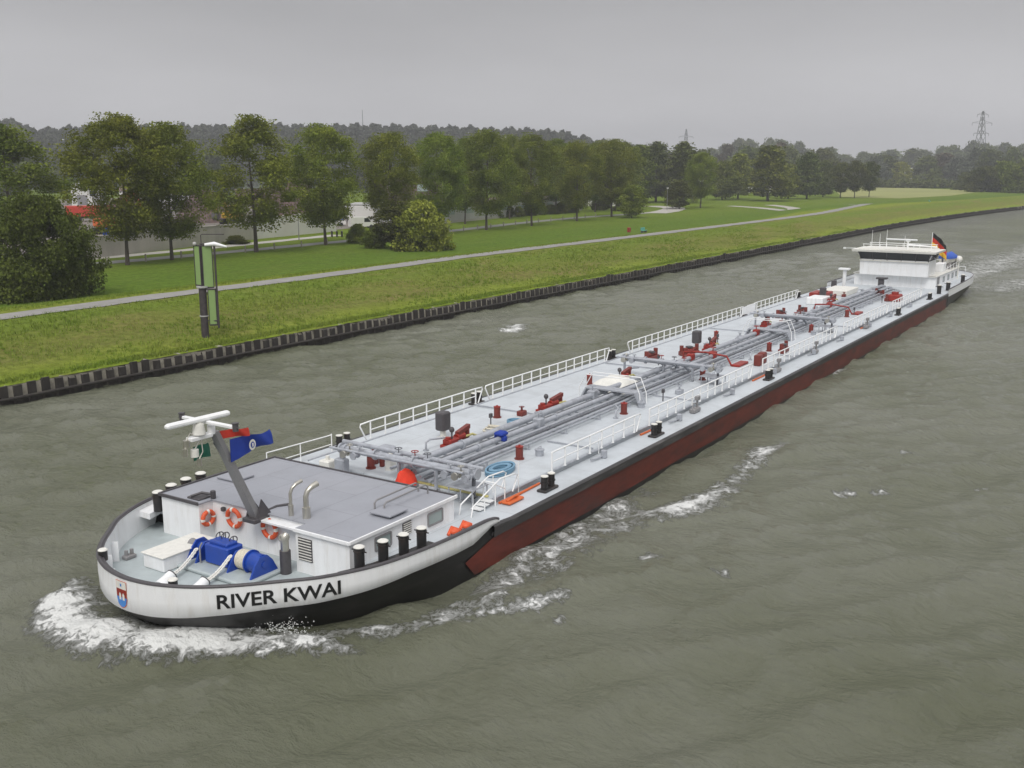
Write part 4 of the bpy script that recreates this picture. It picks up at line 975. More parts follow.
for i in range(30):
    x = 1.2+i*2.25+random.uniform(-.5,.5); y = random.choice([-2.6,-2.9,.75,1.0,1.35]); k = i % 4
    mb = MB()
    if k == 0: mb.tube([(x,y,TK),(x,y,TK+.35),(x+.25,y,TK+.42),(x+.9,y*.8,TK+.40)], .045, 7); mb.cyl((x,y,TK),(x,y,TK+.05),.12,n=10); part(mb, 'branch_pipe', pipegrey)
    elif k == 1: mb.cyl((x,y,TK),(x,y,TK+.22),.17,n=14); mb.cyl((x,y,TK+.22),(x,y,TK+.27),.2,n=14); mb.tube([(x-.12,y,TK+.27),(x-.12,y,TK+.36),(x+.12,y,TK+.36),(x+.12,y,TK+.27)],.018,5); part(mb, 'tank_hatch', pipegrey)
    elif k == 2: mb.cyl((x,y,TK),(x,y,TK+.5),.03,n=6); mb.bbox(x-.09,x+.09,y-.06,y+.06,TK+.42,TK+.62,.02); part(mb, 'gauge_post', darkgrey)
    else: mb.bbox(x-.22,x+.22,y-.16,y+.16,TK,TK+.24,.03); mb.cyl((x,y,TK+.24),(x,y,TK+.42),.05,n=8); mb.torus((x,y,TK+.42),(0,0,1),.12,.016,12,5); part(mb, 'small_valve', ventred if i % 8 == 3 else pipegrey)
for x, y0_, y1_ in ((5.0,-4.3,-2.1),(15.5,-4.3,-2.1),(30.2,-4.3,-2.0),(44,-4.3,-2.0),(8.8,.5,4.2),(22,.5,4.2),(38,.5,4.2)):
    mb = MB(); mb.tube([(x,y0_,TK+.06),(x,y1_,TK+.06)],.035,6); part(mb, 'cross_pipe', pipegrey)
# stairs down to the near side deck and its cage
mb = MB()
for y in (-4.55,-4.05):
    mb.tube([(-4.0,y,DK),(-3.9,y,DK+.35),(-2.7,y,2.15),(-2.25,y,2.3),(-1.3,y,2.25),(-1.1,y,2.15),(-1.45,y,TK)], .028, 6); mb.cyl((-3.2,y,DK),(-3.2,y,1.88),.025,n=6); mb.cyl((-2.55,y,DK),(-2.55,y,2.22),.025,n=6); mb.cyl((-1.95,y,TK-.2),(-1.95,y,2.28),.025,n=6)
    mb.tube([(-2.6,y,2.2),(-1.9,y,1.85)], .02, 6)
mb.tube([(-2.55,-4.55,2.22),(-2.55,-4.05,2.22)],.025,6)
for i in range(3): mb.box(-3.4+i*.3,-3.12+i*.3,-4.5,-4.1,DK+.06+i*.06,DK+.09+i*.06)
part(mb, 'stair_railing', railwhite)
DXA = 2.6
def partA(mb, name, mat=None):
    mb.v = [(x+(DXA if x > 71.0 else 0), y, z) for x, y, z in mb.v]; return part(mb, name, mat)
# ---- wheelhouse and aft accommodation
wh = MB()
def slab(mb, x0, x1, yh0, yh1, z0, z1, fx=0.0):
    """block whose front leans: fx moves the top of the front face forward"""
    vs = [(x0,-yh0,z0),(x1,-yh0,z0),(x1,yh0,z0),(x0,yh0,z0),(x0-fx,-yh1,z1),(x1,-yh1,z1),(x1,yh1,z1),(x0-fx,yh1,z1)]
    return mb.add(vs, [(3,2,1,0),(4,5,6,7),(0,1,5,4),(1,2,6,5),(2,3,7,6),(3,0,4,7)])
wh.mat(white); slab(wh, 72.6, 84.5, 3.9, 3.9, 1.3, 2.55); slab(wh, 71.9, 75.2, 3.25, 3.3, 2.55, 4.08); acc = partA(wh, 'wheelhouse')
mb = MB(); slab(mb, 71.95, 75.3, 3.2, 3.5, 4.08, 4.84, .35); partA(mb, 'wheelhouse_glazing', darkglass)
mb = MB()
for y in (-3.36,-2.1,-.7,.7,2.1,3.36): mb.tube([(71.9,y*.955,3.98),(71.57,y,4.82)], .035, 4)
for x in (73.2,74.2,75.2):
    for s in (-1,1): mb.tube([(x,s*3.22,3.98),(x,s*3.52,4.82)], .04, 4)
partA(mb, 'window_mullion', darkgrey)
mb = MB(); slab(mb, 71.2, 75.9, 3.95, 4.0, 4.84, 5.04, .05); slab(mb, 71.6, 75.6, 3.5, 3.4, 5.04, 5.13, 0); partA(mb, 'wheelhouse_roof', capwhite)
mb = MB(); mb.bbox(71.75,71.9,-3.3,3.3,3.9,4.0,.02); mb.bbox(72.4,72.6,-3.95,3.95,2.5,2.62,.02); mb.bbox(72.4,84.6,-4.0,4.0,2.56,2.62,.01); partA(mb, 'ledge', capwhite)
mb = MB(); mb.tube([(72.0,3.8,5.1),(71.1,4.7,5.12)],.03,6); mb.box(71.05,71.2,4.6,4.8,5.05,5.2); partA(mb, 'spreader', railwhite)
# roof equipment
mb = MB(); mb.cyl((73.2,-.9,5.1),(73.2,-.9,6.0),.09,n=10); mb.bbox(73.05,73.35,-1.1,-.7,5.85,6.1,.03); rd = partA(mb, 'radar_post', railwhite)
mb = MB(); mb.bbox(73.1,73.3,-2.3,.6,6.12,6.26,.04); mb.build('radar_scanner', railwhite, rd)
mb = MB(); mb.tube([(72.6,3.3,5.5),(72.6,-3.3,5.5)],.03,6); mb.tube([(75.3,3.3,5.5),(75.3,-3.3,5.5)],.03,6); mb.tube([(74.6,-3.4,5.3),(74.6,-.5,5.45)],.08,8)
for x in (72.6,75.3):
    for y in (-3.2,-1.6,0,1.6,3.2): mb.cyl((x,y,5.05),(x,y,5.5),.025,n=6)
partA(mb, 'roof_railing', railwhite)
for x, y, h in ((72.9,2.5,6.9),(73.4,1.2,7.0),(74.0,2.0,6.5),(75.0,-.2,6.3)):
    mb = MB(); mb.cyl((x,y,5.1),(x,y,h),.03,.012,n=6); partA(mb, 'antenna', railwhite)
# doors, side windows
for x in (73.2,):
    mb = MB(); mb.bbox(x+DXA,x+DXA+.95,-3.95,-3.90,1.5,2.45,.02); mb.build('door', mastgrey, acc, )
for x in (78.6,81.0,83.2,85.2): window(x, x+.9, 1.75, 2.3, -3.9, acc, ); window(x, x+.9, 1.75, 2.3, 3.9, acc, 1)
mb = MB(); mb.tube([(75.3,-3.9,3.0),(77.5,-3.9,3.0),(84.4,-3.9,3.3),(84.4,3.9,3.3)],.025,6)
for x in (78,79.6,81.2,82.8,84.4): mb.cyl((x,-3.9,2.6),(x,-3.9,3.25),.022,n=6)
partA(mb, 'railing', railwhite)
mb = MB(); mb.bbox(77.5,79.0,-3.6,-2.8,2.6,3.5,.05); partA(mb, 'stair_cabin', white)
mb = MB(); mb.bbox(70.4,70.7,3.5,3.8,1.4,3.3,.03); mb.bbox(70.2,70.9,3.2,4.2,3.25,3.42,.02); partA(mb, 'deck_crane_post', white)
mb = MB(); mb.bbox(70.0,70.4,4.3,4.75,1.4,2.2,.03); mb.bbox(69.9,70.3,-.2,.3,TK,2.6,.03); mb.bbox(69.8,70.5,-.5,.5,2.6,2.75,.02); partA(mb, 'deck_ventilator', darkgrey)
for x, y in ((71.2,-5.0),(80.5,-5.1),(74.4,-5.2),(88.6,-2.8),(88.9,2.0)):
    o = copy_tree(pb, ship); o.location = Vector((x+(2.2 if x > 79 else 0), y, 1.42))+SL; o.scale = (1.25,1.25,1.25)
mb = MB(); mb.bbox(78.5,79.0,-1.2,-.8,2.6,4.1,.05); mb.tube([(78.75,-1,4.0),(80,-1.2,4.3),(82.5,-1.4,3.7)],.08,8); partA(mb, 'stern_crane', railwhite)
mb = MB(); mb.cyl((83.7,-3.95,1.4),(83.7,-3.95,3.3),.06,n=8); mb.ball((83.7,-3.95,3.5),.36,16,12); partA(mb, 'antenna_dome', capwhite)
mb = MB(); mb.tube([(88.5,1.6,1.4),(88.5,1.6,2.6)],.02,6); mb.tube([(88.6,-3.9,2.3),(89.7,-1,2.35),(89.7,1,2.35),(88.6,3.9,2.3)],.03,6)
for x, y in ((88.6,-3.9),(89.7,-1),(89.7,1),(88.6,3.9)): mb.cyl((x,y,1.7),(x,y,2.33),.025,n=6)
partA(mb, 'railing', railwhite)
# ---- loose things aboard
def life_ring(c, axis, label, R0=.29):
    mb = MB(); c = Vector(c); mb.torus(c, axis, R0, .075, 32, 10); o = mb.build('life_ring', redorange)
    tag(o, label, 'life ring', 'orange life rings on the front wall of the deck house')
    d = Vector(axis).normalized(); a = d.orthogonal().normalized(); b_ = d.cross(a)
    for k in range(4):
        t = math.pi/2*k+.7; mb = MB(); mb.torus(c, axis, R0, .080, 4, 10, t-.16, t+.16); mb.build('reflective_band', capwhite, o)
    return o
life_ring((-9.21,1.20,1.80), (1,.0,.06), 'orange life ring with white bands on the wall between blue winch and mast foot')
life_ring((-9.21,-.42,1.76), (1,.0,.06), 'orange life ring with white bands on the wall between mast foot and dark vent')
life_ring((-9.38,2.24,1.66), (0,1,.05), 'orange life ring in the recess corner behind the white deck locker', .22)
def cloth(name, mats_rows, origin, U, V, label, cat, wave=.12, nu=24, nv=10, thick=.012, droop=.2, taper=0.0):
    origin, U, V = Vector(origin), Vector(U), Vector(V); nrm_ = U.cross(V).normalized()
    mb = MB()
    for m in mats_rows: mb.mat(m)
    def pt(i, j):
        u, v = i/nu, j/nv
        p = origin+U*u+V*(.5+(v-.5)*(1-taper*min(1,u*1.3)+.03*math.sin(u*14)*u))+nrm_*(wave*(math.sin(u*8+v*2.2)*u+.4*math.sin(u*17+v*4)*u))
        p.z -= droop*u*u*(1+.15*math.sin(u*11)); return p
    for j in range(nv):
        mb.mat(mats_rows[min(len(mats_rows)-1, int(j/nv*len(mats_rows)))])
        for i in range(nu):
            q = [pt(i,j), pt(i+1,j), pt(i+1,j+1), pt(i,j+1)]; off = nrm_*thick
            mb.add(q, [(0,1,2,3)], True); mb.add([a+off for a in q], [(3,2,1,0)], True)
    o = mb.build(name); tag(o, label, cat); return o
fb = cloth('flag', [flagblue], (-10.45,-.25,4.22), (1.75,.1,.12), (0,0,.72), 'blue flag with a small white emblem streaming from the leaning bow mast', 'flag', .15, droop=.06, taper=.42)
def emb(o):
    mb = MB(); c = Vector((-9.68,-.25,4.62))
    for (r, m) in ((.17, capwhite),(.10, flagblue)):
        mb.mat(m); vs = [c+Vector((r*.8*math.cos(t), -.13-(.01 if m is flagblue else 0), r*math.sin(t))) for t in np.linspace(0, 2*math.pi, 16, endpoint=False)]; mb.add(vs, [tuple(range(16))])
    mb.mat(capwhite); mb.add([c+Vector((a_, -.15, b_)) for a_, b_ in ((-.03,-.06),(.03,-.06),(.03,.06),(-.03,.06))], [(0,1,2,3)])
    mb.build('emblem', None, o)
emb(fb)
cloth('flag', [flagred], (-10.75,-.12,5.0), (1.0,-.2,-.03), (0,0,.24), 'red flag bunched up beside the radar at the head of the bow mast', 'flag', .09, 18, 5, droop=.05)
cloth('flag', [flaggreen], (-11.5,.15,4.45), (.75,.2,.0), (0,0,.42), 'green flag hanging behind the bow mast just below the radar', 'flag', .07, 12, 6, droop=.05)
cloth('flag', [flaggold, flagred, flagblack], (82.0,-1.95,5.0), (.9,-1.3,-.75), (.1,.05,1.45), 'black, red and gold flag flying at the stern behind the wheelhouse', 'flag', .25, 20, 9, droop=.8)
mb = MB(); mb.tube([(81.95,-1.95,2.5),(82.08,-1.92,6.45)],.035,6); part(mb, 'flag_staff', railwhite)
# red tarp on the forward edge of the trunk
mb = MB(); vs = []; nn_ = 10
for i in range(nn_+1):
    for j in range(nn_+1):
        u, v = i/nn_, j/nn_; hgt = math.sin(math.pi*u)**.5*math.sin(math.pi*v)**.6
        vs.append((-3.35+.75*u+.06*math.sin(v*9), -1.2+.62*v+.05*math.sin(u*7), TK+.02+.62*hgt+.05*math.sin(u*14+v*9)*hgt))
mb.add(vs, [(i*(nn_+1)+j, (i+1)*(nn_+1)+j, (i+1)*(nn_+1)+j+1, i*(nn_+1)+j+1) for i in range(nn_) for j in range(nn_)], True)
tag(mb.build('tarpaulin', tarpred), 'crumpled bright red tarpaulin just behind the grey forward roof', 'tarpaulin')
mb = MB(); vs = []
for i in range(nn_+1):
    for j in range(nn_+1):
        u, v = i/nn_, j/nn_; hgt = min(1, 4*min(u,1-u))**.5*min(1, 4*min(v,1-v))**.5
        vs.append((15.0+2.6*u, -.6+2.2*v, TK+.02+(.62+.12*math.sin(u*5+v*3))*hgt))
mb.add(vs, [(i*(nn_+1)+j, (i+1)*(nn_+1)+j, (i+1)*(nn_+1)+j+1, i*(nn_+1)+j+1) for i in range(nn_) for j in range(nn_)], True)
tag(mb.build('tarpaulin', capwhite), 'white tarpaulin over a bulky load on top of the deck pipes', 'tarpaulin')
# blue fire hose / tray near the first manifold
mb = MB()
for i in range(9): mb.torus((.3,-2.85,TK+.04+.07*(i//3)), (.05*(i % 2),.04*math.sin(i),1), .42-.085*(i % 3)-.02*math.sin(i*2), .04, 28, 6)
vs = mb.v; mb.v = [(.3+(x-.3)*1.9, y+(x-.3)*.12, z) for x, y, z in vs]
tag(mb.build('hose', ltblue), 'flaked blue hose coiled on the grey deck beside the first manifold', 'hose')
mb = MB()
for i in range(3): mb.torus((6.9,.75,TK+.04+.06*i), (0,0,1), .35, .035, 24, 6)
tag(mb.build('hose', ltblue), 'small pale blue hose coil in front of the second red pump', 'hose')
mb = MB()
for i in range(3): mb.torus((5.0+.2*i,.85,TK+.1+.05*i), (.1*i,0,1), .28, .035, 20, 6)
tag(mb.build('rope', rope), 'tangle of beige rope on the deck behind the first red pump', 'rope')
mb = MB(); mb.bbox(-2.3,-1.35,-5.0,-4.62,1.41,1.5,.03); mb.tube([(-2.2,-4.8,1.5),(-1.8,-4.85,1.6),(-1.4,-4.75,1.5)],.05,6)
tag(mb.build('orange_mat', orange), 'flat orange mat lying on the side deck by the white stairs', 'mat')
for (x, lab) in ((-5.0,'orange bundle on the side deck at the foot of the white stairs'),(-5.65,'small orange bundle beside the window of the forward deck house')):
    mb = MB(); mb.ball((x,-5.05,1.52),.17,12,8,.6); mb.tube([(x-.25,-5.0,1.45),(x,-4.95,1.62),(x+.3,-5.05,1.45)],.06,8)
    tag(mb.build('life_jacket', redorange), lab, 'life jacket')
mb = MB(); mb.bbox(3.0,3.5,-1.15,-.7,2.12,2.3,.06); mb.bbox(3.1,3.35,-1.2,-.65,1.9,2.15,.05)
tag(mb.build('cover', flagblue), 'small blue cloth cover wrapped over the cargo pipes behind the first manifold', 'cover')
# tender under a blue cover at the stern
tn = empty('tender_boat', (85.0,-3.0,2.9), 'small tender boat under a blue cover on the roof behind the wheelhouse', 'boat')
mb = MB(); sec = [(-2.0,.1,.9),(-1.4,.55,.85),(0,.8,.8),(1.2,.75,.8),(1.8,.6,.8)]; lines = []
for x, w_, h_ in sec: lines.append([(x,-w_,h_),(x,-w_*.8,.35),(x,0,.12),(x,w_*.8,.35),(x,w_,h_)])
loft(mb, lines); mb.build('boat_hull', capwhite, tn); tn.scale = (1.2,1.0,1.1)
mb = MB(); lines = []
for x, w_, h_ in sec: lines.append([(x,-w_*1.04,h_-.12),(x,-w_*1.02,h_+.06),(x,0,h_+.42),(x,w_*1.02,h_+.06),(x,w_*1.04,h_-.12)])
loft(mb, lines, flip=True); mb.build('boat_cover', tarpblue, tn)
for cx in (-1.2, 1.0):
    mb = MB(); mb.box(cx,cx+.2,-.7,.7,-.3,.4); mb.build('cradle', mastgrey, tn)
# ------------------------------------------------------------------ TREES
def leaf_mesh(name, centers, size, mat, r, flat=.35, tints=None):
    n = len(centers)
    d = r.normal(size=(n,3)); d /= np.linalg.norm(d, axis=1)[:,None]+1e-9
    d[:,2] = np.abs(d[:,2])*(1-flat)+flat; d /= np.linalg.norm(d, axis=1)[:,None]
    a = np.cross(d, r.normal(size=(n,3))); a /= np.linalg.norm(a, axis=1)[:,None]+1e-9; b = np.cross(d, a)
    s = size*r.uniform(.6,1.35,(n,1)); l = s*1.25
    v = np.stack([centers-a*l*.5, centers-b*s*.42+a*l*.05+d*s*.10, centers+a*l*.5, centers+b*s*.42+a*l*.05+d*s*.10], 1).reshape(-1,3)
    me = bpy.data.meshes.new(name); me.vertices.add(len(v)); me.vertices.foreach_set('co', v.ravel())
    me.loops.add(n*4); me.loops.foreach_set('vertex_index', np.arange(n*4)); me.polygons.add(n); me.polygons.foreach_set('loop_start', np.arange(n)*4)
    me.update(calc_edges=True); me.materials.append(mat)
    t = tints if tints is not None else np.ones(n)
    at = me.attributes.new('tint', 'FLOAT', 'POINT'); at.data.foreach_set('value', np.repeat(t*r.uniform(.8,1.2,n), 4))
    return me
def crown_points(r, n_clump, per, shape, clump_r, inner=.35):
    """clumps of foliage through an irregular crown; shape(u) gives radius at height 0..1; unit crown height"""
    cs = []; tints = []
    lob = r.uniform(0, 6.28, 4)
    for _ in range(n_clump):
        h = r.uniform(0, 1); ang = r.uniform(0, 6.28)
        rad = shape(h)*(1+.20*math.sin(2*ang+lob[0]+5*h)+.16*math.sin(3*ang+lob[1]-9*h)+.08*math.sin(5*ang+17*h+lob[2]))
        q = rad*(inner+(1-inner)*math.sqrt(r.uniform())) if r.uniform() < .85 else rad*r.uniform(.9,1.1)
        c = np.array([q*math.cos(ang), q*math.sin(ang), h]); sz = clump_r*r.uniform(.6,1.3)
        k = int(per*r.uniform(.6,1.4)); p = np.clip(r.normal(size=(k,3)), -1.5, 1.5)*np.array([1,1,.72])*sz*.58+c
        cs.append(p); tints.append(np.full(k, r.uniform(.78,1.25)))
    return np.concatenate(cs), np.concatenate(tints)
def limbs(mb, r, H, base, R0, tr, n=11):
    """tapered trunk with a slight lean and limbs reaching into the crown"""
    lean = r.normal(0, .02, 2); pts = []; rs = []
    for i in range(9):
        t = i/8; z = H*.9*t; pts.append((lean[0]*z+.12*math.sin(t*5+lean[1]*90), lean[1]*z+.10*math.sin(t*4+1), z-.2 if i == 0 else z)); rs.append(tr*(1.25 if i == 0 else 1-.86*t))
    mb.tube(pts, rs, 8)
    for k in range(n):
        t = (base+.02+(.80-base)*k/n); i = min(7, int(t/.9*8)); p = Vector(pts[i]).lerp(Vector(pts[i+1]), min(1, t/.9*8-i)); ang = k*2.4+r.uniform(-.4,.4)
        L_ = R0*r.uniform(.65,.95)*(1-.35*t); up_ = L_*r.uniform(.5,1.1); r0 = tr*(1-.86*t)*.5
        q1 = p+Vector((math.cos(ang)*L_*.45, math.sin(ang)*L_*.45, up_*.35)); q2 = p+Vector((math.cos(ang+.15)*L_, math.sin(ang+.15)*L_, up_))
        mb.tube([p, q1, q2], [r0, r0*.65, r0*.2], 5)
        q3 = q1+Vector((math.cos(ang+.9)*L_*.45, math.sin(ang+.9)*L_*.45, up_*.4)); mb.tube([q1, q3], [r0*.45, r0*.12], 4)
def make_proto(name, seed, H, R0, base, shape, n_clump, per, leaf, clump_r, mat, tr, inner=.35, nl=11):
    """a tree of height H metres: trunk and crown meshes, origin at the foot"""
    r = np.random.default_rng(seed)
    pts, t = crown_points(r, n_clump, per, lambda h: shape(h)*R0/H/(1-base), clump_r/(H*(1-base)), inner)
    pts = pts*H*(1-base)*np.array([1,1,.93]); pts[:,2] += H*base
    cm = leaf_mesh(name+'_crown', pts, leaf, mat, r, tints=t)
    mb = MB(); limbs(mb, r, H, base, R0, tr, nl); 
    tm = bpy.data.meshes.new(name+'_trunk'); tm.from_pydata(mb.v, [], mb.f); tm.materials.append(bark); tm.polygons.foreach_set('use_smooth', [True]*len(mb.f)); tm.update()
    return tm, cm, H
def place_tree(proto, x, y, h, label, group, name='tree', wscale=1.0, rz=None, cat='tree', z=None):
    tm, cm, H = proto
    o = bpy.data.objects.new(name, None); COL.objects.link(o); o.location = (x, y, ground_z(x, y)-.05 if z is None else z)
    s = h/H; o.scale = (s*wscale, s*wscale, s); o.rotation_euler = (0, 0, random.uniform(0, 6.28) if rz is None else rz)
    tag(o, label, cat, group)
    for m, nm in ((tm, 'trunk'), (cm, 'crown')):
        c = bpy.data.objects.new(nm, m); COL.objects.link(c); c.parent = o
    return o
ovalish = lambda h: max(.12, (1-abs(2*h-.82)**2.6*.85) if h < .9 else .42*(1-h)/.1+.1)
column_ = lambda h: (.30+.70*min(1, h/.38)**.8)*(1 if h < .7 else max(.12, 1-((h-.7)/.3)**2*.85))
cone_ = lambda h: max(.08, (min(1, .55+h*2))*(1-h)**.62*1.15)
dome_ = lambda h: math.sqrt(max(.02, 1-(h*.98)**2))*(.85+.15*min(1, h*4))
rowP = [make_proto('row_tree', 10+i, 18, 5.3, .20, column_, 150, 250, .235, 1.45, leafA, .26, .25) for i in range(5)]
sparseP = [make_proto('row_tree', 30+i, 18, 5.4, .20, ovalish, 105, 240, .235, 1.30, leafA, .26, .25) for i in range(2)]
midP = [make_proto('round_tree', 50+i, 14, 4.6, .10, ovalish, 150, 70, .42, 1.4, [leafA, leafB, leafF][i], .22, .35) for i in range(3)]
coneP = [make_proto('cone_tree', 60+i, 15, 3.6, .10, cone_, 150, 70, .42, 1.2, [leafA, leafF][i], .22, .25) for i in range(2)]
slimP = [make_proto('slim_tree', 65+i, 13, 3.0, .2, column_, 110, 60, .36, 1.0, leafB, .16, .3) for i in range(2)]
farP = [make_proto('far_tree', 70+i, 18, 7.5, .03, ovalish, 130, 40, .95, 2.0, [leafF, leafB, leafF, leafS, leafBr, leafY][i], .35, .45, 5) for i in range(6)]
bushP = [make_proto('bush', 80+i, 5, 3.2, .0, dome_, 150, 85, .26, .75, [leafB, leafY, leafA][i], .12, .4, 7) for i in range(3)]
bigbush = make_proto('big_bush', 90, 9.3, 6.0, .0, dome_, 420, 120, .24, 1.05, leafM, .22, .5, 9)

def T(u, vb, vt, wpx, protos, label, group=None, name='tree', cat='tree', zb=1.5, R_over_H=None):
    x, y = gp(u, vb, zb); zt = height_at(x, y, vt); h = zt-ground_z(x, y)
    p = random.choice(protos) if isinstance(protos, list) else protos
    tm, cm, H = p
    co = np.zeros(len(cm.vertices)*3); cm.vertices.foreach_get('co', co); rr = np.percentile(np.hypot(co[0::3], co[1::3]), 93)
    ws = (wpx*px_m(x, y)*.5)/(rr*h/H)
    return place_tree(p, x, y, h, label, group, name, ws*(.93 if p in rowP else 1), cat=cat)
row = [(15,258,122,105,1),(128,265,110,98,0),(173,260,121,86,0),(256,252,112,92,1),(326,245,122,78,0),(393,240,129,66,0),(440,234,130,58,0),(487,230,129,62,0),(532,226,132,52,0),(577,221,139,50,0),(611,217,137,50,0),(700,208,151,34,0)]
for i, (u, vb, vt, wp, k) in enumerate(row):
    if i == 0: lab = 'dark tall tree at the left edge of the photo, behind the big round bush'
    elif i == 11: lab = 'tall tree behind the pale paved square past the end of the roadside row'
    else: lab = f'{ordn(i)} tall tree from the left in the roadside row with bare trunks'
    T(u, vb, vt, wp, [sparseP, rowP][0 if k or i == 3 else 1] if k else [rowP[i % 5]], lab, 'tall trees in the roadside row')
# second line behind the row where it thickens
for i, (u, vb, vt, wp) in enumerate(((555,214,137,44),(595,212,141,42),(622,209,140,44),(465,224,136,40),(510,219,134,40))):
    T(u, vb, vt, wp, rowP, f'tall tree standing behind the roadside row, {ordn(i+1)} of those listed from the middle outwards' if False else ['tree behind the roadside row near its far end, rather dense','tree behind the row above the white house','farthest tall tree behind the roadside row before the small young trees','tree behind the row above the pale hall wall, near its left end','tree behind the row above the pale hall wall, near its middle'][i], 'trees just behind the roadside row')
T(632,218,184,28, [midP[0]], 'small young tree with light crown at the end of the roadside row', name='young_tree')
T(679,209,180,27, [midP[1]], 'small dark round tree in front of the pale paved square', name='young_tree')
for i, (u, vb, vt, wp, P_) in enumerate(((655,202,139,36,coneP),(683,203,139,40,coneP),(638,203,143,34,coneP),(722,200,160,34,midP),(738,199,152,28,coneP),(768,201,144,42,coneP),(788,199,163,26,midP),(806,199,150,30,coneP),(823,197,160,24,midP),(840,198,162,22,slimP),(854,198,160,21,slimP),(869,197,161,21,slimP))):
    ds = ['conical tree','broad conical tree','conical tree half hidden','low round tree','slim pointed tree','tall pointed tree','low dark round tree','dark pointed tree','rounded dark tree','slim lollipop tree','slim lollipop tree','slim lollipop tree']
    T(u, vb, vt, wp, P_, f'{ds[i]}, {ordn([2,3,1,4,5,6,7,8,9,10,11,12][i])} from the left in the belt beyond the roadside row', 'tree belt beyond the roadside row')
# the big bush and the clump by the meadow
T(42,297,193,104, bigbush, 'big dark round bush on the grass at the left, beside the path', name='bush', cat='bush')
T(392,249,205,36, slimP[0], 'small dark tree with flat crown in the shrub clump in front of the road', name='small_tree')
T(424,250,201,54, bushP[1], 'tall yellow-green willow bush at the right of the shrub clump', name='bush', cat='bush')
T(407,251,232,26, bushP[0], 'low dark shrub under the yellow-green willow bush', name='shrub', cat='shrub')
T(440,248,235,16, bushP[0], 'dark shrub at the right foot of the yellow-green willow bush', name='shrub', cat='shrub')
T(358,243,224,22, bushP[2], 'low green shrub at the left end of the shrub clump', name='shrub', cat='shrub')
T(375,248,228,26, bushP[2], 'green shrub left of the small dark flat-crowned tree', name='shrub', cat='shrub')
for i, (u, vb, wp) in enumerate(((150,248,30),(236,244,24),(300,262,0),(625,211,26),(600,210,20))):
    if wp: T(u, vb, vb-[12,9,0,14,12][i], wp, bushP[0], ['dark low shrub by the road between the first two roadside trees','dark low shrub in front of the concrete wall by the third roadside tree','','dark shrub in front of the white house','dark shrub left of the white house'][i], name='shrub', cat='shrub')
# row of shrubs along the pale hall
for i in range(12):
    u = 452+i*11; vb = 221-(i*.75); T(u, vb, vb-10-(i % 3)*2, 13, bushP[0 if i % 2 else 2], f'{ordn(i+1)} low shrub from the left along the foot of the pale hall', 'low shrubs along the pale hall', name='shrub', cat='shrub')
for i, (u, vb, vt, wp) in enumerate(((983,192,166,34),(1004,192,162,38),(1028,193,160,44),(965,190,172,20))):
    T(u, vb, vt, wp, [bushP[0], bushP[2]], ['dark bushy thicket tree at the far bank left of centre group','wide bushy thicket tree between two others at the right end of the far bank','bushy thicket tree cut by the right edge of the photo on the far bank','small dark bush at the field corner where the far thicket begins'][i], name='bush', cat='bush')
# far woodland beyond the field: individual trees
sky_top = [(545,146),(600,143),(640,146),(700,148),(735,137),(790,134),(800,149),(828,142),(845,149),(900,146),(935,145),(950,141),(990,139),(1024,140),(1060,139)]
R_ = random.Random(5); cnt = 0
for rowi, (vb, du, wv, dt, grp) in enumerate(((186.5,17,26,9,'nearer trees of the wood beyond the field'),(180,15,26,0,'farther trees of the wood beyond the field'))):
    u = 560 if rowi else 640; k = 0
    while u < 1045:
        k += 1; vt = interp(u, sky_top)+R_.uniform(0, 5)+(R_.uniform(3,16) if rowi == 0 else R_.uniform(-1,2))
        p = R_.choice(farP[:3]+farP[:1]) if rowi else farP[R_.choice([0,1,2,0,1,3,4,0])]
        if rowi == 0 and abs(u-897) < 9: p = farP[5]
        T(u+R_.uniform(-3,3), vb+R_.uniform(-.6,.8), vt, wv*R_.uniform(.85,1.3), p, f'{ordn(k)} tree from the left in the {"nearer" if rowi == 0 else "farther"} edge of the wood beyond the field', grp)
        u += du*R_.uniform(.75,1.2)
# undergrowth in front of the far wood
pts = []
for i in range(9000):
    u = R_.uniform(868, 985); x, y = gp(u, 187.3-(u-868)*-.012, 1.5); s = R_.uniform(-6, 30); pts.append((x+R_.uniform(-8,8), y+s, 1.5+abs(R_.gauss(0, 1.6))+.3))
tag(bpy.data.objects.new('undergrowth', leaf_mesh('undergrowth', np.array(pts), 1.4, leafB, rng)), kind='stuff'); COL.objects.link(bpy.data.objects['undergrowth'])
# trees behind the works yard
for i, (u, vb, vt, wp) in enumerate(((10,196,140,60),(60,193,165,40),(95,193,160,44),(215,195,150,44),(290,192,158,34),(368,193,150,38),(415,193,150,40),(455,194,148,36),(500,193,146,36),(540,194,147,36),(575,196,150,34),(600,196,150,30),(700,192,150,40),(745,190,146,40),(785,189,146,38),(820,189,148,34))):
    T(u, vb, vt, wp, farP[:3], f'{ordn(i+1)} tree from the left in the background belt behind the yard and halls', 'background trees behind the yard')
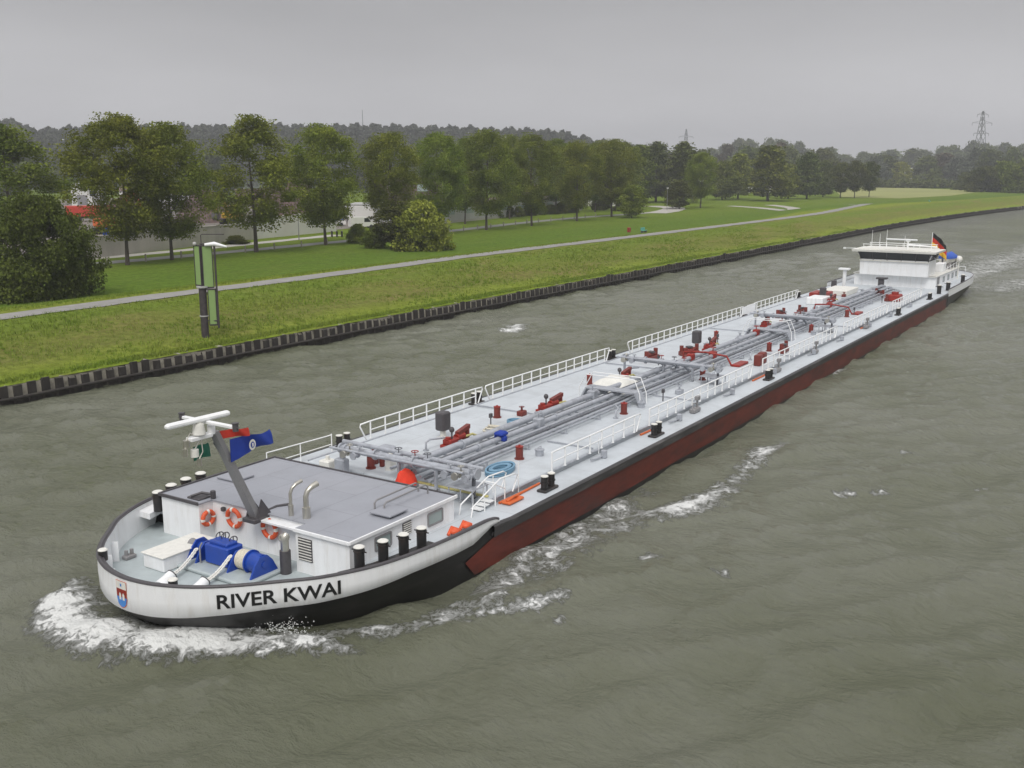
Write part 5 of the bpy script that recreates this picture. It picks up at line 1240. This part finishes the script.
# wooded hill
hr = np.random.default_rng(9); ridge = [(-80,118),(0,120),(20,122),(38,131),(60,130),(90,128),(150,127),(340,126),(400,127),(520,130),(560,133),(590,140),(640,148),(700,156)]
n = 52000; us = hr.uniform(-80, 720, n); tt = hr.uniform(0, 1, n)**.8; P = []
for u, t in zip(us, tt):
    d = 620+330*t; vtop = interp(u, ridge)+1.5*math.sin(u*.33)+1.2*math.sin(u*.9+2)
    a0 = FW*F+RT*(u-512)-UP*(168.5-384); a0 = a0/np.hypot(a0[0], a0[1]); x, y = CX+a0[0]*d, CY+a0[1]*d
    if u < 30 and t > .0: pass
    ztop = height_at(CX+a0[0]*950, CY+a0[1]*950, vtop); z = 1.5+(ztop-4)*math.sin(t*math.pi/2)**1.2
    P.append((x, y, z, u))
P = np.array(P); gx = np.round(P[:,0]/13)*13; gy = np.round(P[:,1]/13)*13
hsh = np.abs(np.sin(gx*12.9898+gy*78.233)*43758.5453) % 1
jx = gx+13*(hsh-.5); rd = np.hypot(P[:,0]-jx, P[:,1]-gy); bump = 4.0*np.sqrt(np.clip(1-(rd/8)**2, 0, 1))+2.0*(hsh-.5)
C = np.stack([P[:,0], P[:,1], P[:,2]+bump-2], -1)
hf = bpy.data.objects.new('forest', leaf_mesh('forest', C, 3.2, leafH, hr, tints=.82+.36*hsh)); COL.objects.link(hf); tag(hf, kind='stuff')
mb = MB(); g1 = list(range(-80, 721, 20)); vs = []
for u in g1:
    for t in np.linspace(0, 1, 9):
        d = 600+370*t; a0 = FW*F+RT*(u-512)-UP*(168.5-384); a0 = a0/np.hypot(a0[0], a0[1]); x, y = CX+a0[0]*d, CY+a0[1]*d
        ztop = height_at(CX+a0[0]*950, CY+a0[1]*950, interp(u, ridge)); vs.append((x, y, max(.5, (ztop-7)*math.sin(t*math.pi/2)**1.2-1)))
    vs.append((CX+a0[0]*1500, CY+a0[1]*1500, 0))
mb.add(vs, [(i*10+j, (i+1)*10+j, (i+1)*10+j+1, i*10+j+1) for i in range(len(g1)-1) for j in range(9)], True)
mb.v = [v for v in mb.v]; hl = mb.build('hill', paint('hill_soil', (.035,.05,.02), .9, .3, .05)); tag(hl, kind='structure')

# grass tufts on the near slope
gr = np.random.default_rng(4); n = 46000
gxs = -12+gr.uniform(0, 1, n)**1.5*190; offs_ = np.where(gr.uniform(size=n) < .22, gr.uniform(.35, 1.1, n), gr.uniform(.4, 26, n))
keep = np.abs(offs_-15.2) > 1.75; gxs, offs_ = gxs[keep], offs_[keep]; n = len(gxs)
V_ = []; ca = []
gz = np.array([ground_z(x, bank_y(x)+o) for x, o in zip(gxs, offs_)]); gyy = np.array([bank_y(x)+o for x, o in zip(gxs, offs_)])
patch = .5+.5*np.sin(gxs*.21+2*np.sin(gyy*.4))*np.sin(gyy*.5+gxs*.05)
m = 4; V = []
for k in range(m):
    a = gr.uniform(0, 6.28, n); h = gr.uniform(.05,.17,n)*(1+.6*patch)*np.clip((175-gxs)/90, .15, 1); wd = .028*(1+gxs/90)
    ox, oy = gr.normal(0,.09,n), gr.normal(0,.09,n); bx, by = gxs+ox, gyy+oy
    tx, ty = bx+np.cos(a+1.3)*h*.5, by+np.sin(a+1.3)*h*.5
    V.append(np.stack([np.stack([bx-np.cos(a)*wd, by-np.sin(a)*wd, gz-.03],-1), np.stack([bx+np.cos(a)*wd, by+np.sin(a)*wd, gz-.03],-1), np.stack([tx, ty, gz+h],-1)], 1))
V = np.concatenate(V).reshape(-1,3); nt3 = len(V)//3
me = bpy.data.meshes.new('grass'); me.vertices.add(len(V)); me.vertices.foreach_set('co', V.ravel()); me.loops.add(nt3*3); me.loops.foreach_set('vertex_index', np.arange(nt3*3)); me.polygons.add(nt3); me.polygons.foreach_set('loop_start', np.arange(nt3)*3); me.update(calc_edges=True)
at = me.attributes.new('tint', 'FLOAT', 'POINT'); at.data.foreach_set('value', np.repeat(gr.uniform(.75,1.3,nt3), 3))
grm = leaf_mat('grass_blades', (.15,.215,.026), (.20,.24,.04), .2, .25); me.materials.append(grm)
go2 = bpy.data.objects.new('grass', me); COL.objects.link(go2); tag(go2, kind='stuff')

# ------------------------------------------------------------------ signal post on the bank
sp = empty('signal_post', (16.5, 32.7, 1.37), 'dark steel pile with upright pale green panels standing on the grass bank', 'navigation sign')
mb = MB(); mb.cyl((0,0,-.3), (0,0,3.55), .26, n=20); mb.build('pile', pilem, sp)
mb = MB(); mb.cyl((0,0,1.5), (0,0,1.58), .30, n=20); mb.cyl((0,0,3.5), (0,0,3.62), .40, n=20); mb.build('collar', palegrey, sp)
rt = Vector((RT[0], RT[1], 0)).normalized(); fwv = Vector((FW[0], FW[1], 0)).normalized()
def gpanel(c, w_, z0, z1, rot, name='panel'):
    M = Matrix.Translation(c) @ Matrix.Rotation(math.atan2(rt.y, rt.x)+rot, 4, 'Z')
    mb = MB(); mb.bbox(-w_/2, w_/2, -.05, .05, z0, z1, .02, M=M); p = mb.build(name, greenpanel, sp)
    mb = MB()
    for a_, b_ in ((-w_/2-.05, -w_/2), (w_/2, w_/2+.05)): mb.box(a_, b_, -.07, .07, z0-.08, z1+.08, M=M)
    mb.box(-w_/2, w_/2, -.07, .07, z1, z1+.08, M=M); mb.box(-w_/2, w_/2, -.07, .07, z0-.08, z0, M=M); mb.build('panel_frame', pilem, p)
gpanel(Vector((0,0,0))-rt*.20, .55, 3.7, 6.35, R(-35)); gpanel(Vector((0,0,0))+rt*.46, .62, 3.55, 6.35, R(18)); gpanel(Vector((0,0,0))+rt*.62, .46, .95, 3.35, R(14))
mb = MB(); c1 = rt*.98; mb.tube([c1+Vector((0,0,.7)), c1+Vector((0,0,6.6))], .07, 8); c2 = rt*.10; mb.tube([c2+Vector((0,0,3.5)), c2+Vector((0,0,7.1)), c2+Vector((0,0,7.15))+rt*.1, rt*1.7+Vector((0,0,7.15))], .035, 6)
for z in (3.4, 1.2, 6.5): mb.tube([Vector((0,0,z)), c1+Vector((0,0,z))], .05, 6)
mb.build('support_frame', pilem, sp)
mb = MB(); mb.tube([c1+Vector((-.2,0,6.45))-rt*.5, c1+Vector((0,0,6.5)), c1+rt*.85+Vector((0,0,6.3))], [.10,.16,.07], 10); mb.build('lamp_head', white, sp)
mb = MB(); mb.ball(tuple(-rt*.35+Vector((0,0,6.5))), .14, 10, 8); mb.build('lamp_head', palegrey, sp)

# ------------------------------------------------------------------ yard, walls and buildings behind the road
def wall_line(name, p, q, z1, thick, mat, label, cat, step=0, z0=1.4):
    p, q = Vector((*p, 0)), Vector((*q, 0)); L_ = (q-p).length; M = Matrix.Translation(p) @ Matrix.Rotation(math.atan2(q.y-p.y, q.x-p.x), 4, 'Z')
    o = empty(name, (p.x, p.y, z0), label, cat); off = Matrix.Translation((-p.x, -p.y, -z0))
    mb = MB(); mb.box(0, L_, 0, thick, z0, z1, M=off @ M); mb.build('wall', mat, o)
    mb = MB(); mb.box(-.05, L_+.05, -.06, thick+.06, z1, z1+.12, M=off @ M); mb.build('wall_cap', mat, o)
    if step:
        n_ = int(L_/step); mb = MB()
        for i in range(n_+1): mb.box(i*step-.12, i*step+.12, -.12, 0, z0, z1-.02, M=off @ M)
        mb.build('wall_ribs', mat, o)
    return o
wall_line('concrete_wall', (50,92.8+1.5), (88,104.4), 4.2, .3, concrete, 'long weathered concrete wall beside the road under the left roadside trees', 'wall')
wall_line('concrete_wall', (88.5,104.6), (112,108.5), 4.9, .3, offwhite, 'paler, slightly higher end of the wall with a white cap, left of the white vans', 'wall')
def hall(name, u0, u1, vb, vt, depth, wallm, roofm, label, cat='building', door=True, gable=0.0, panels=True):
    x0, y0 = gp(u0, vb, 1.5); x1, y1 = gp(u1, vb if not isinstance(vb, tuple) else vb[1], 1.5)
    return hall_xy(name, x0, y0, x1, y1, height_at((x0+x1)/2, (y0+y1)/2, vt)-1.5, depth, wallm, roofm, label, cat, door, gable, panels)
def hall_xy(name, x0, y0, x1, y1, h, depth, wallm, roofm, label, cat='building', door=True, gable=0.0, panels=True):
    L_ = math.hypot(x1-x0, y1-y0); o = empty(name, (x0, y0, 1.45), label, cat, rz=math.atan2(y1-y0, x1-x0))
    mb = MB(); mb.box(0, L_, 0, depth, 0, h); mb.build('wall', wallm, o)
    mb = MB()
    if gable: mb.prism([(-.4,h+.01),(depth+.4,h),(depth/2,h+gable)], 0, -.4, L_+.4)
    else: mb.box(-.25, L_+.25, -.25, depth+.25, h, h+.3)
    mb.build('roof', roofm, o)
    if panels:
        mb = MB(); mb.box(0, L_, -.05, 0, 0, .5); mb.build('plinth', concrete, o)
        for i in range(int(L_/9)): mb = MB(); mb.box(i*9+3, i*9+6.5, -.06, -.01, h*.5, h*.78); mb.build('window', paleglass, o)
    if door:
        for k in range(max(1, int(L_/14))):
            mb = MB(); c = L_*(k+.5)/max(1, int(L_/14)); mb.box(c-1.6, c+1.6, -.08, -.01, 0, min(3.4, h*.8)); mb.build('door', mastgrey, o)
            mb = MB(); mb.box(c+2.4, c+4.2, -.07, -.01, h*.45, h*.7); mb.build('window', darkglass, o)
    return o
a0, a1 = gp(440, 224), gp(582, 210)
hall_xy('industrial_hall', a0[0], a0[1], a1[0], a1[1], 3.6, 16, palegrey, brickbrown, 'long low pale grey hall behind the roadside row, with shrubs along its foot', door=False)
hall('house', 586, 622, 206, 196, 9, offwhite, brickbrown, 'small white house with brown gabled roof near the end of the roadside row', gable=2.2, panels=False)
hall('house', 500, 548, 204, 194, 12, offwhite, brickbrown, 'white house with brown roof showing above the long pale hall', gable=3, panels=False)
hall('white_building', 350, 377, 222, 205, 10, offwhite, palegrey, 'flat-roofed white building behind the shrub clump, left part', panels=False)
hall('white_building', 398, 424, 218, 203, 8, offwhite, brickbrown, 'small white building behind the yellow-green willow bush', panels=False)
hall('beige_building', 72, 94, 206, 184, 10, offwhite, palegrey, 'beige building with curved tank on its left, above the red truck', panels=False)
hall('brown_hall', 380, 440, 205, 178, 16, brickbrown, brickbrown, 'large brown hall half hidden behind the middle roadside trees', door=False)
hall('farm_shed', 745, 775, 193, 186.5, 8, offwhite, brickbrown, 'white shed among the trees beyond the paved square', gable=1.5, panels=False)
hall('house', 700, 716, 193, 184, 8, palegrey, palegrey, 'pale house roof glimpsed among the trees beyond the paved square', gable=2.5, panels=False)
x, y = gp(905, 184.6, 1.5)
mb = MB(); o = empty('white_tower', (x, y, 1.5), 'tiny white tower-like hut at the edge of the far wood beyond the field', 'building'); mb.box(-4,4,-4,4,0,8); mb.build('wall', offwhite, o); mb = MB(); mb.prism([(-4.4,8),(4.4,8),(0,12)],1,-4.4,4.4); mb.build('roof', palegrey, o)
pf = [gp(u_, v_, 1.5) for u_, v_ in ((842,197.3),(900,198.5),(952,195.6),(975,192.4),(960,189.8),(900,187.8),(860,187.2),(835,190))]
mb = MB(); mb.add([(x_, y_, 1.54) for x_, y_ in pf], [tuple(range(len(pf)))]); tag(mb.build('field', paint('dry_field', (.27,.28,.085), .9, .12, .03, dirt=(.20,.23,.06), dirt_amt=.6, dirt_scale=.02)), kind='structure')
yd = [(52,100),(88,107),(113,111),(140,116),(190,120),(215,128),(230,330),(60,330),(30,180),(40,110)]
mb = MB(); mb.add([(x_, y_, 1.535) for x_, y_ in yd], [tuple(range(len(yd)))]); tag(mb.build('yard_ground', paint('yard_gravel', (.17,.15,.13), .95, .25, .3, dirt=(.10,.095,.08), dirt_amt=.6, dirt_scale=.08)), kind='structure')
# scrap heap
def heap(u, vb, vt, wpx, label):
    x, y = gp(u, vb, 1.5); h = height_at(x, y, vt)-1.5; w_ = wpx*px_m(x, y)/2; mb = MB(); n_ = 26; vs = []
    for i in range(n_+1):
        for j in range(n_+1):
            a_, b_ = (i/n_*2-1), (j/n_*2-1); q = max(0, 1-math.hypot(a_, b_)**1.5); vs.append((a_*w_, b_*w_*.8, -.3+h*q*(1+.13*math.sin(i*2.1+j)+.10*math.sin(j*3.7-i*1.3))+.4*random.random()*q))
    mb.add(vs, [(i*(n_+1)+j, (i+1)*(n_+1)+j, (i+1)*(n_+1)+j+1, i*(n_+1)+j+1) for i in range(n_) for j in range(n_)])
    return tag(mb.build('scrap_heap', heapm, loc=(x, y, 1.5)), label, 'scrap heap')
heap(300, 222, 178, 66, 'tall brown scrap heap behind the wall between the third and fourth roadside trees')
heap(205, 222, 190, 70, 'lower brown scrap heap behind the wall under the second and third roadside trees')
heap(130, 228, 195, 60, 'brown scrap heap behind the orange excavator at the left')
# excavators, truck, vans
def excavator(u, vb, s, mat, rz, label):
    x, y = gp(u, vb, 1.5); o = empty('excavator', (x, y, 1.5), label, 'excavator', rz=rz); o.scale = (s, s, s)
    for yy in (-1.1, 1.1):
        mb = MB(); mb.prism([(-1.9,.0),(1.9,.0),(2.2,.45),(1.9,.9),(-1.9,.9),(-2.2,.45)], 1, yy-.28, yy+.28); mb.build('track', tyre, o)
    mb = MB(); mb.bbox(-1.9,1.4,-1.3,1.3,1.0,2.1,.15); mb.build('body', mat, o)
    mb = MB(); mb.bbox(.2,1.6,.3,1.3,1.6,3.3,.12); cb = mb.build('cab', mat, o); mb = MB(); mb.box(.35,1.62,.28,1.32,2.2,3.1); mb.build('window', darkglass, cb)
    mb = MB(); mb.prism([(1.0,1.8),(1.4,1.6),(3.6,4.6),(5.6,5.0),(5.6,5.4),(3.3,5.2)], 1, -.3, .1); mb.build('boom', mat, o)
    mb = MB(); mb.prism([(5.3,5.6),(5.9,5.4),(6.6,2.2),(6.2,2.1)], 1, -.22, .02); st_ = mb.build('stick', mat, o)
    mb = MB(); mb.prism([(6.0,2.3),(6.8,2.3),(7.0,1.3),(6.0,.9),(5.6,1.5)], 1, -.55, .35); mb.build('bucket', darkgrey, st_)
    return o
excavator(111, 234, 1.35, excav_o, R(15), 'orange excavator with raised boom in the yard at the far left')
excavator(232, 224, 1.2, excav_y, R(205), 'yellow excavator behind the concrete wall under the third roadside tree')
excavator(317, 221, 1.0, excav_o, R(160), 'orange excavator in front of the tall scrap heap')
def lorry(u, vb, s, matc, matb, rz, label, L_=8.0, H_=2.6):
    x, y = gp(u, vb, 1.5); o = empty('lorry', (x, y, 1.5), label, 'lorry', rz=rz); o.scale = (s, s, s)
    mb = MB(); mb.bbox(0, L_, -1.2, 1.2, 1.0, 1.0+H_, .06); mb.build('load_body', matb, o)
    mb = MB(); mb.bbox(L_+.2, L_+2.2, -1.15, 1.15, .6, 3.0, .18); c = mb.build('cab', matc, o); mb = MB(); mb.box(L_+1.0, L_+2.22, -1.17, 1.17, 1.9, 2.7); mb.build('window', darkglass, c)
    mb = MB(); mb.box(0, L_+2, -.5, .5, .6, 1.0); mb.build('chassis', darkgrey, o)
    for xx in (1.0, 2.3, L_+1.2):
        for yy in (-1.2, .85):
            mb = MB(); mb.cyl((xx,yy,.5), (xx,yy+.35,.5), .5, n=16); mb.build('wheel', tyre, o)
    return o
lorry(66, 222, 1.15, truckred, truckred, R(-32), 'long red lorry in the yard above the big round bush', 12, 2.0)
lorry(345, 222, 1.0, offwhite, offwhite, R(-50), 'white lorry parked behind the end of the concrete wall', 6.5, 2.4)
def van(u, vb, mat, rz, label, cat='van'):
    x, y = gp(u, vb, 1.5); o = empty('van', (x, y, 1.5), label, cat, 'parked vans', rz=rz)
    mb = MB(); mb.prism([(-2.5,.35),(2.5,.35),(2.55,1.0),(1.7,1.15),(1.0,2.1),(-2.5,2.15)], 1, -.95, .95); b_ = mb.build('body', mat, o)
    mb = MB(); mb.prism([(1.55,1.2),(1.0,1.95),(.2,1.95),(.2,1.2)], 1, -.965, .965); mb.build('window', darkglass, b_)
    for xx in (-1.6, 1.6):
        for yy in (-.98, .76):
            mb = MB(); mb.cyl((xx,yy,.34), (xx,yy+.22,.34), .34, n=16); mb.build('wheel', tyre, o)
    return o
van(333, 226, offwhite, R(-40), 'white van at the left of the parked vehicles behind the road')
van(331, 224, carblue, R(-35), 'dark blue van behind the white van at the wall end')
van(362, 228, offwhite, R(-30), 'white van just left of the small dark flat-crowned tree')
# blue skip and small street furniture
x, y = gp(108, 243, 1.5); o = empty('blue_board', (x, y, 1.5), 'small blue board with a white mark on legs in the yard behind the big bush', 'sign')
mb = MB(); mb.bbox(-.75,.75,-.06,.06,.9,2.3,.03); b_ = mb.build('panel', carblue, o); mb = MB(); mb.box(-.4,.4,-.085,-.065,1.85,2.1); mb.build('white_mark', offwhite, b_)
for xx in (-.55,.55): mb = MB(); mb.cyl((xx,0,0),(xx,0,.95),.05,n=8); mb.build('leg', mastgrey, o)
def lamp(u, vb, vt, label):
    x, y = gp(u, vb, 1.5); h = height_at(x, y, vt)-1.5; o = empty('street_lamp', (x, y, 1.45), label, 'street lamp', 'street lamps along the road')
    mb = MB(); mb.cyl((0,0,0),(0,0,h),.08,.05,n=8); mb.build('pole', mastgrey, o); mb = MB(); mb.cyl((0,0,h),(0,0,h+.12),.35,.3,n=12); mb.cyl((0,0,h-.25),(0,0,h),.16,.3,n=12); mb.build('lamp_shade', offwhite, o)
hall('shed', 236, 282, 205, 190, 8, brickbrown, brickbrown, 'low brown shed above the wall between the third and fourth roadside trees', door=False, panels=False)
hall('shed', 120, 190, 203, 191, 8, offwhite, brickbrown, 'long white shed with brown roof behind the orange excavator', door=False, gable=2, panels=False)
lamp(299, 240, 214, 'street lamp standing before the concrete wall, left of the fourth roadside tree')
lamp(449, 229, 204, 'street lamp left of the long pale hall')
lamp(667, 210, 188, 'street lamp at the pale paved square')
for i, u in enumerate((332, 337, 342)):
    x, y = gp(u, 237, 1.5); o = empty('black_bollard', (x, y, 1.5), f'{["left","middle","right"][i]} one of three short black bollards beside the road', 'bollard', 'three black bollards')
    mb = MB(); mb.cyl((0,0,0),(0,0,.8),.16,n=12); mb.build('shaft', gloss_black, o); mb = MB(); mb.ball((0,0,.85),.19,10,8); mb.build('top', gloss_black, o)
for i in range(26):
    x = 46+i*5.6; y = 85.2+interp(x, [(43,0),(89,1.2),(118,2.8),(156,8),(200,10)]); mb = MB(); mb.bbox(-.09,.09,-.09,.09,-.1,.95,.03)
    pm = mb if i else mb
    o = pm.build('roadside_post', copingm, loc=(x, y-.6, 1.5)); tag(o, 'short wooden post in the line along the grass edge of the road', 'post', 'wooden posts along the road edge')
# teal bench and litter box by the path
def bench(u, vb, label, z):
    x, y = gp(u, vb, z); gz_ = ground_z(x, y); o = empty('bench', (x, y, gz_), label, 'bench', rz=R(5))
    mb = MB(); mb.bbox(-1.0,1.0,-.25,.25,.42,.50,.02); mb.build('seat', benchteal, o); mb = MB(); mb.bbox(-1.0,1.0,.22,.30,.55,.98,.02); mb.build('backrest', benchteal, o)
    for xx in (-.8,.8): mb = MB(); mb.bbox(xx-.06,xx+.06,-.22,.28,0,.42,.01); mb.build('leg', darkgrey, o)
    return o
bench(644, 231, 'teal green bench beside the canal path, by the small young tree', 1.9)
bench(930, 199.5, 'small teal bench on the far bank beside the distant path', 2.6)
x, y = gp(629, 230, 1.9); mb = MB(); mb.bbox(-.3,.3,-.25,.25,-.1,.85,.04); tag(mb.build('litter_bin', machred, loc=(x, y, ground_z(x, y))), 'small reddish litter bin left of the teal bench', 'litter bin')
# pylons and a distant mast
def pylon(u, vtop, dist, label, arms=3):
    a0 = FW*F+RT*(u-512)-UP*(168.5-384); a0 = a0/np.hypot(a0[0], a0[1]); x, y = CX+a0[0]*dist, CY+a0[1]*dist; h = height_at(x, y, vtop)-1.5
    o = empty('pylon', (x, y, 1.5), label, 'pylon', rz=R(YAW-75)); w0 = h*.085; t_ = dist*.00019
    def wd(z): return w0*(1-z/h)**.8*.9+.35 if z < h else .3
    mb = MB(); lv = [0,.2,.38,.53,.66,.76,.85,.93,1.0]
    for i in range(len(lv)-1):
        za, zb = lv[i]*h, lv[i+1]*h; a_, b_ = wd(za), wd(zb)
        ca_ = [(-a_,-a_),(a_,-a_),(a_,a_),(-a_,a_)]; cb_ = [(-b_,-b_),(b_,-b_),(b_,b_),(-b_,b_)]
        for k in range(4):
            k2 = (k+1) % 4; mb.tube([(*ca_[k],za),(*cb_[k],zb)], t_, 4); mb.tube([(*ca_[k],za),(*cb_[k2],zb)], t_*.6, 4); mb.tube([(*ca_[k2],za),(*cb_[k],zb)], t_*.6, 4)
    mb.build('tower', pylonm, o)
    for zf, hw in ((.70,.12),(.84,.16),(.95,.09))[:arms]:
        mb = MB(); z = zf*h; w_ = hw*h
        for s in (-1,1): mb.tube([(s*.3,0,z),(s*w_,0,z)], t_*.9, 4); mb.tube([(s*.3,0,z+h*.035),(s*w_,0,z)], t_*.7, 4); mb.tube([(s*w_,0,z),(s*w_,0,z-h*.035)], t_*.8, 4)
        mb.build('cross_arm', pylonm, o)
pylon(978, 111, 800, 'electricity pylon rising above the far wood at the right')
pylon(685, 129, 1300, 'faint electricity pylon above the trees in the middle distance', 2)
a0 = FW*F+RT*(364-512)-UP*(168.5-384); a0 = a0/np.hypot(a0[0], a0[1]); x, y = CX+a0[0]*1250, CY+a0[1]*1250; h = height_at(x, y, 110)
mb = MB()
for s in (-1,1): mb.tube([(s*1.2,0,0),(0,0,h)],.28,4); mb.tube([(0,s*1.2,0),(0,0,h)],.28,4)
for i in range(10): mb.tube([(-1.2*(1-i/10),0,h*i/10),(1.2*(1-(i+1)/10),0,h*(i+1)/10)],.18,4)
tag(mb.build('radio_mast', pylonm, loc=(x, y, 0)), 'thin faint radio mast on the wooded hill', 'radio mast')

# spray thrown up along the bow wave
mb = MB(); sr = random.Random(11)
for i in range(900):
    k = sr.random(); u_, v_ = sr.choice([(245+sr.gauss(0,9), 634), (283+sr.gauss(0,10), 636), (232+k*80, 633+k*4), (60+k*60, 600+k*40), (120+k*190, 645+sr.gauss(0,4))])
    x, y = gp(u_, v_, 0); h = abs(sr.gauss(0, .20 if v_ < 638 and u_ > 200 else .09))+.05; r = sr.uniform(.007,.024)
    y += sr.gauss(0,.08); x += sr.gauss(0,.08)
    mb.add([(x-r,y-r*.6,h),(x+r,y-r*.6,h),(x,y+r,h),(x,y,h+r*1.5)], [(0,2,1),(0,1,3),(1,2,3),(2,0,3)])
tag(mb.build('spray', paint('spray_white', (.8,.82,.8), .6, .03)), kind='stuff')
# ------------------------------------------------------------------ air
mb = MB(); mb.box(-140, 2680, -1100, 2700, -5.5, 95)
hz = mb.build('haze'); m = bpy.data.materials.new('haze_air'); m.use_nodes = True; nt = m.node_tree
for n_ in list(nt.nodes):
    if n_.type == 'BSDF_PRINCIPLED': nt.nodes.remove(n_)
pv = nt.nodes.new('ShaderNodeVolumePrincipled'); pv.inputs['Color'].default_value = (.93,.95,.99,1); pv.inputs['Density'].default_value = .00040; pv.inputs['Anisotropy'].default_value = .2
nt.links.new(pv.outputs[0], [q for q in nt.nodes if q.type == 'OUTPUT_MATERIAL'][0].inputs['Volume'])
hz.data.materials.append(m); tag(hz, kind='stuff')
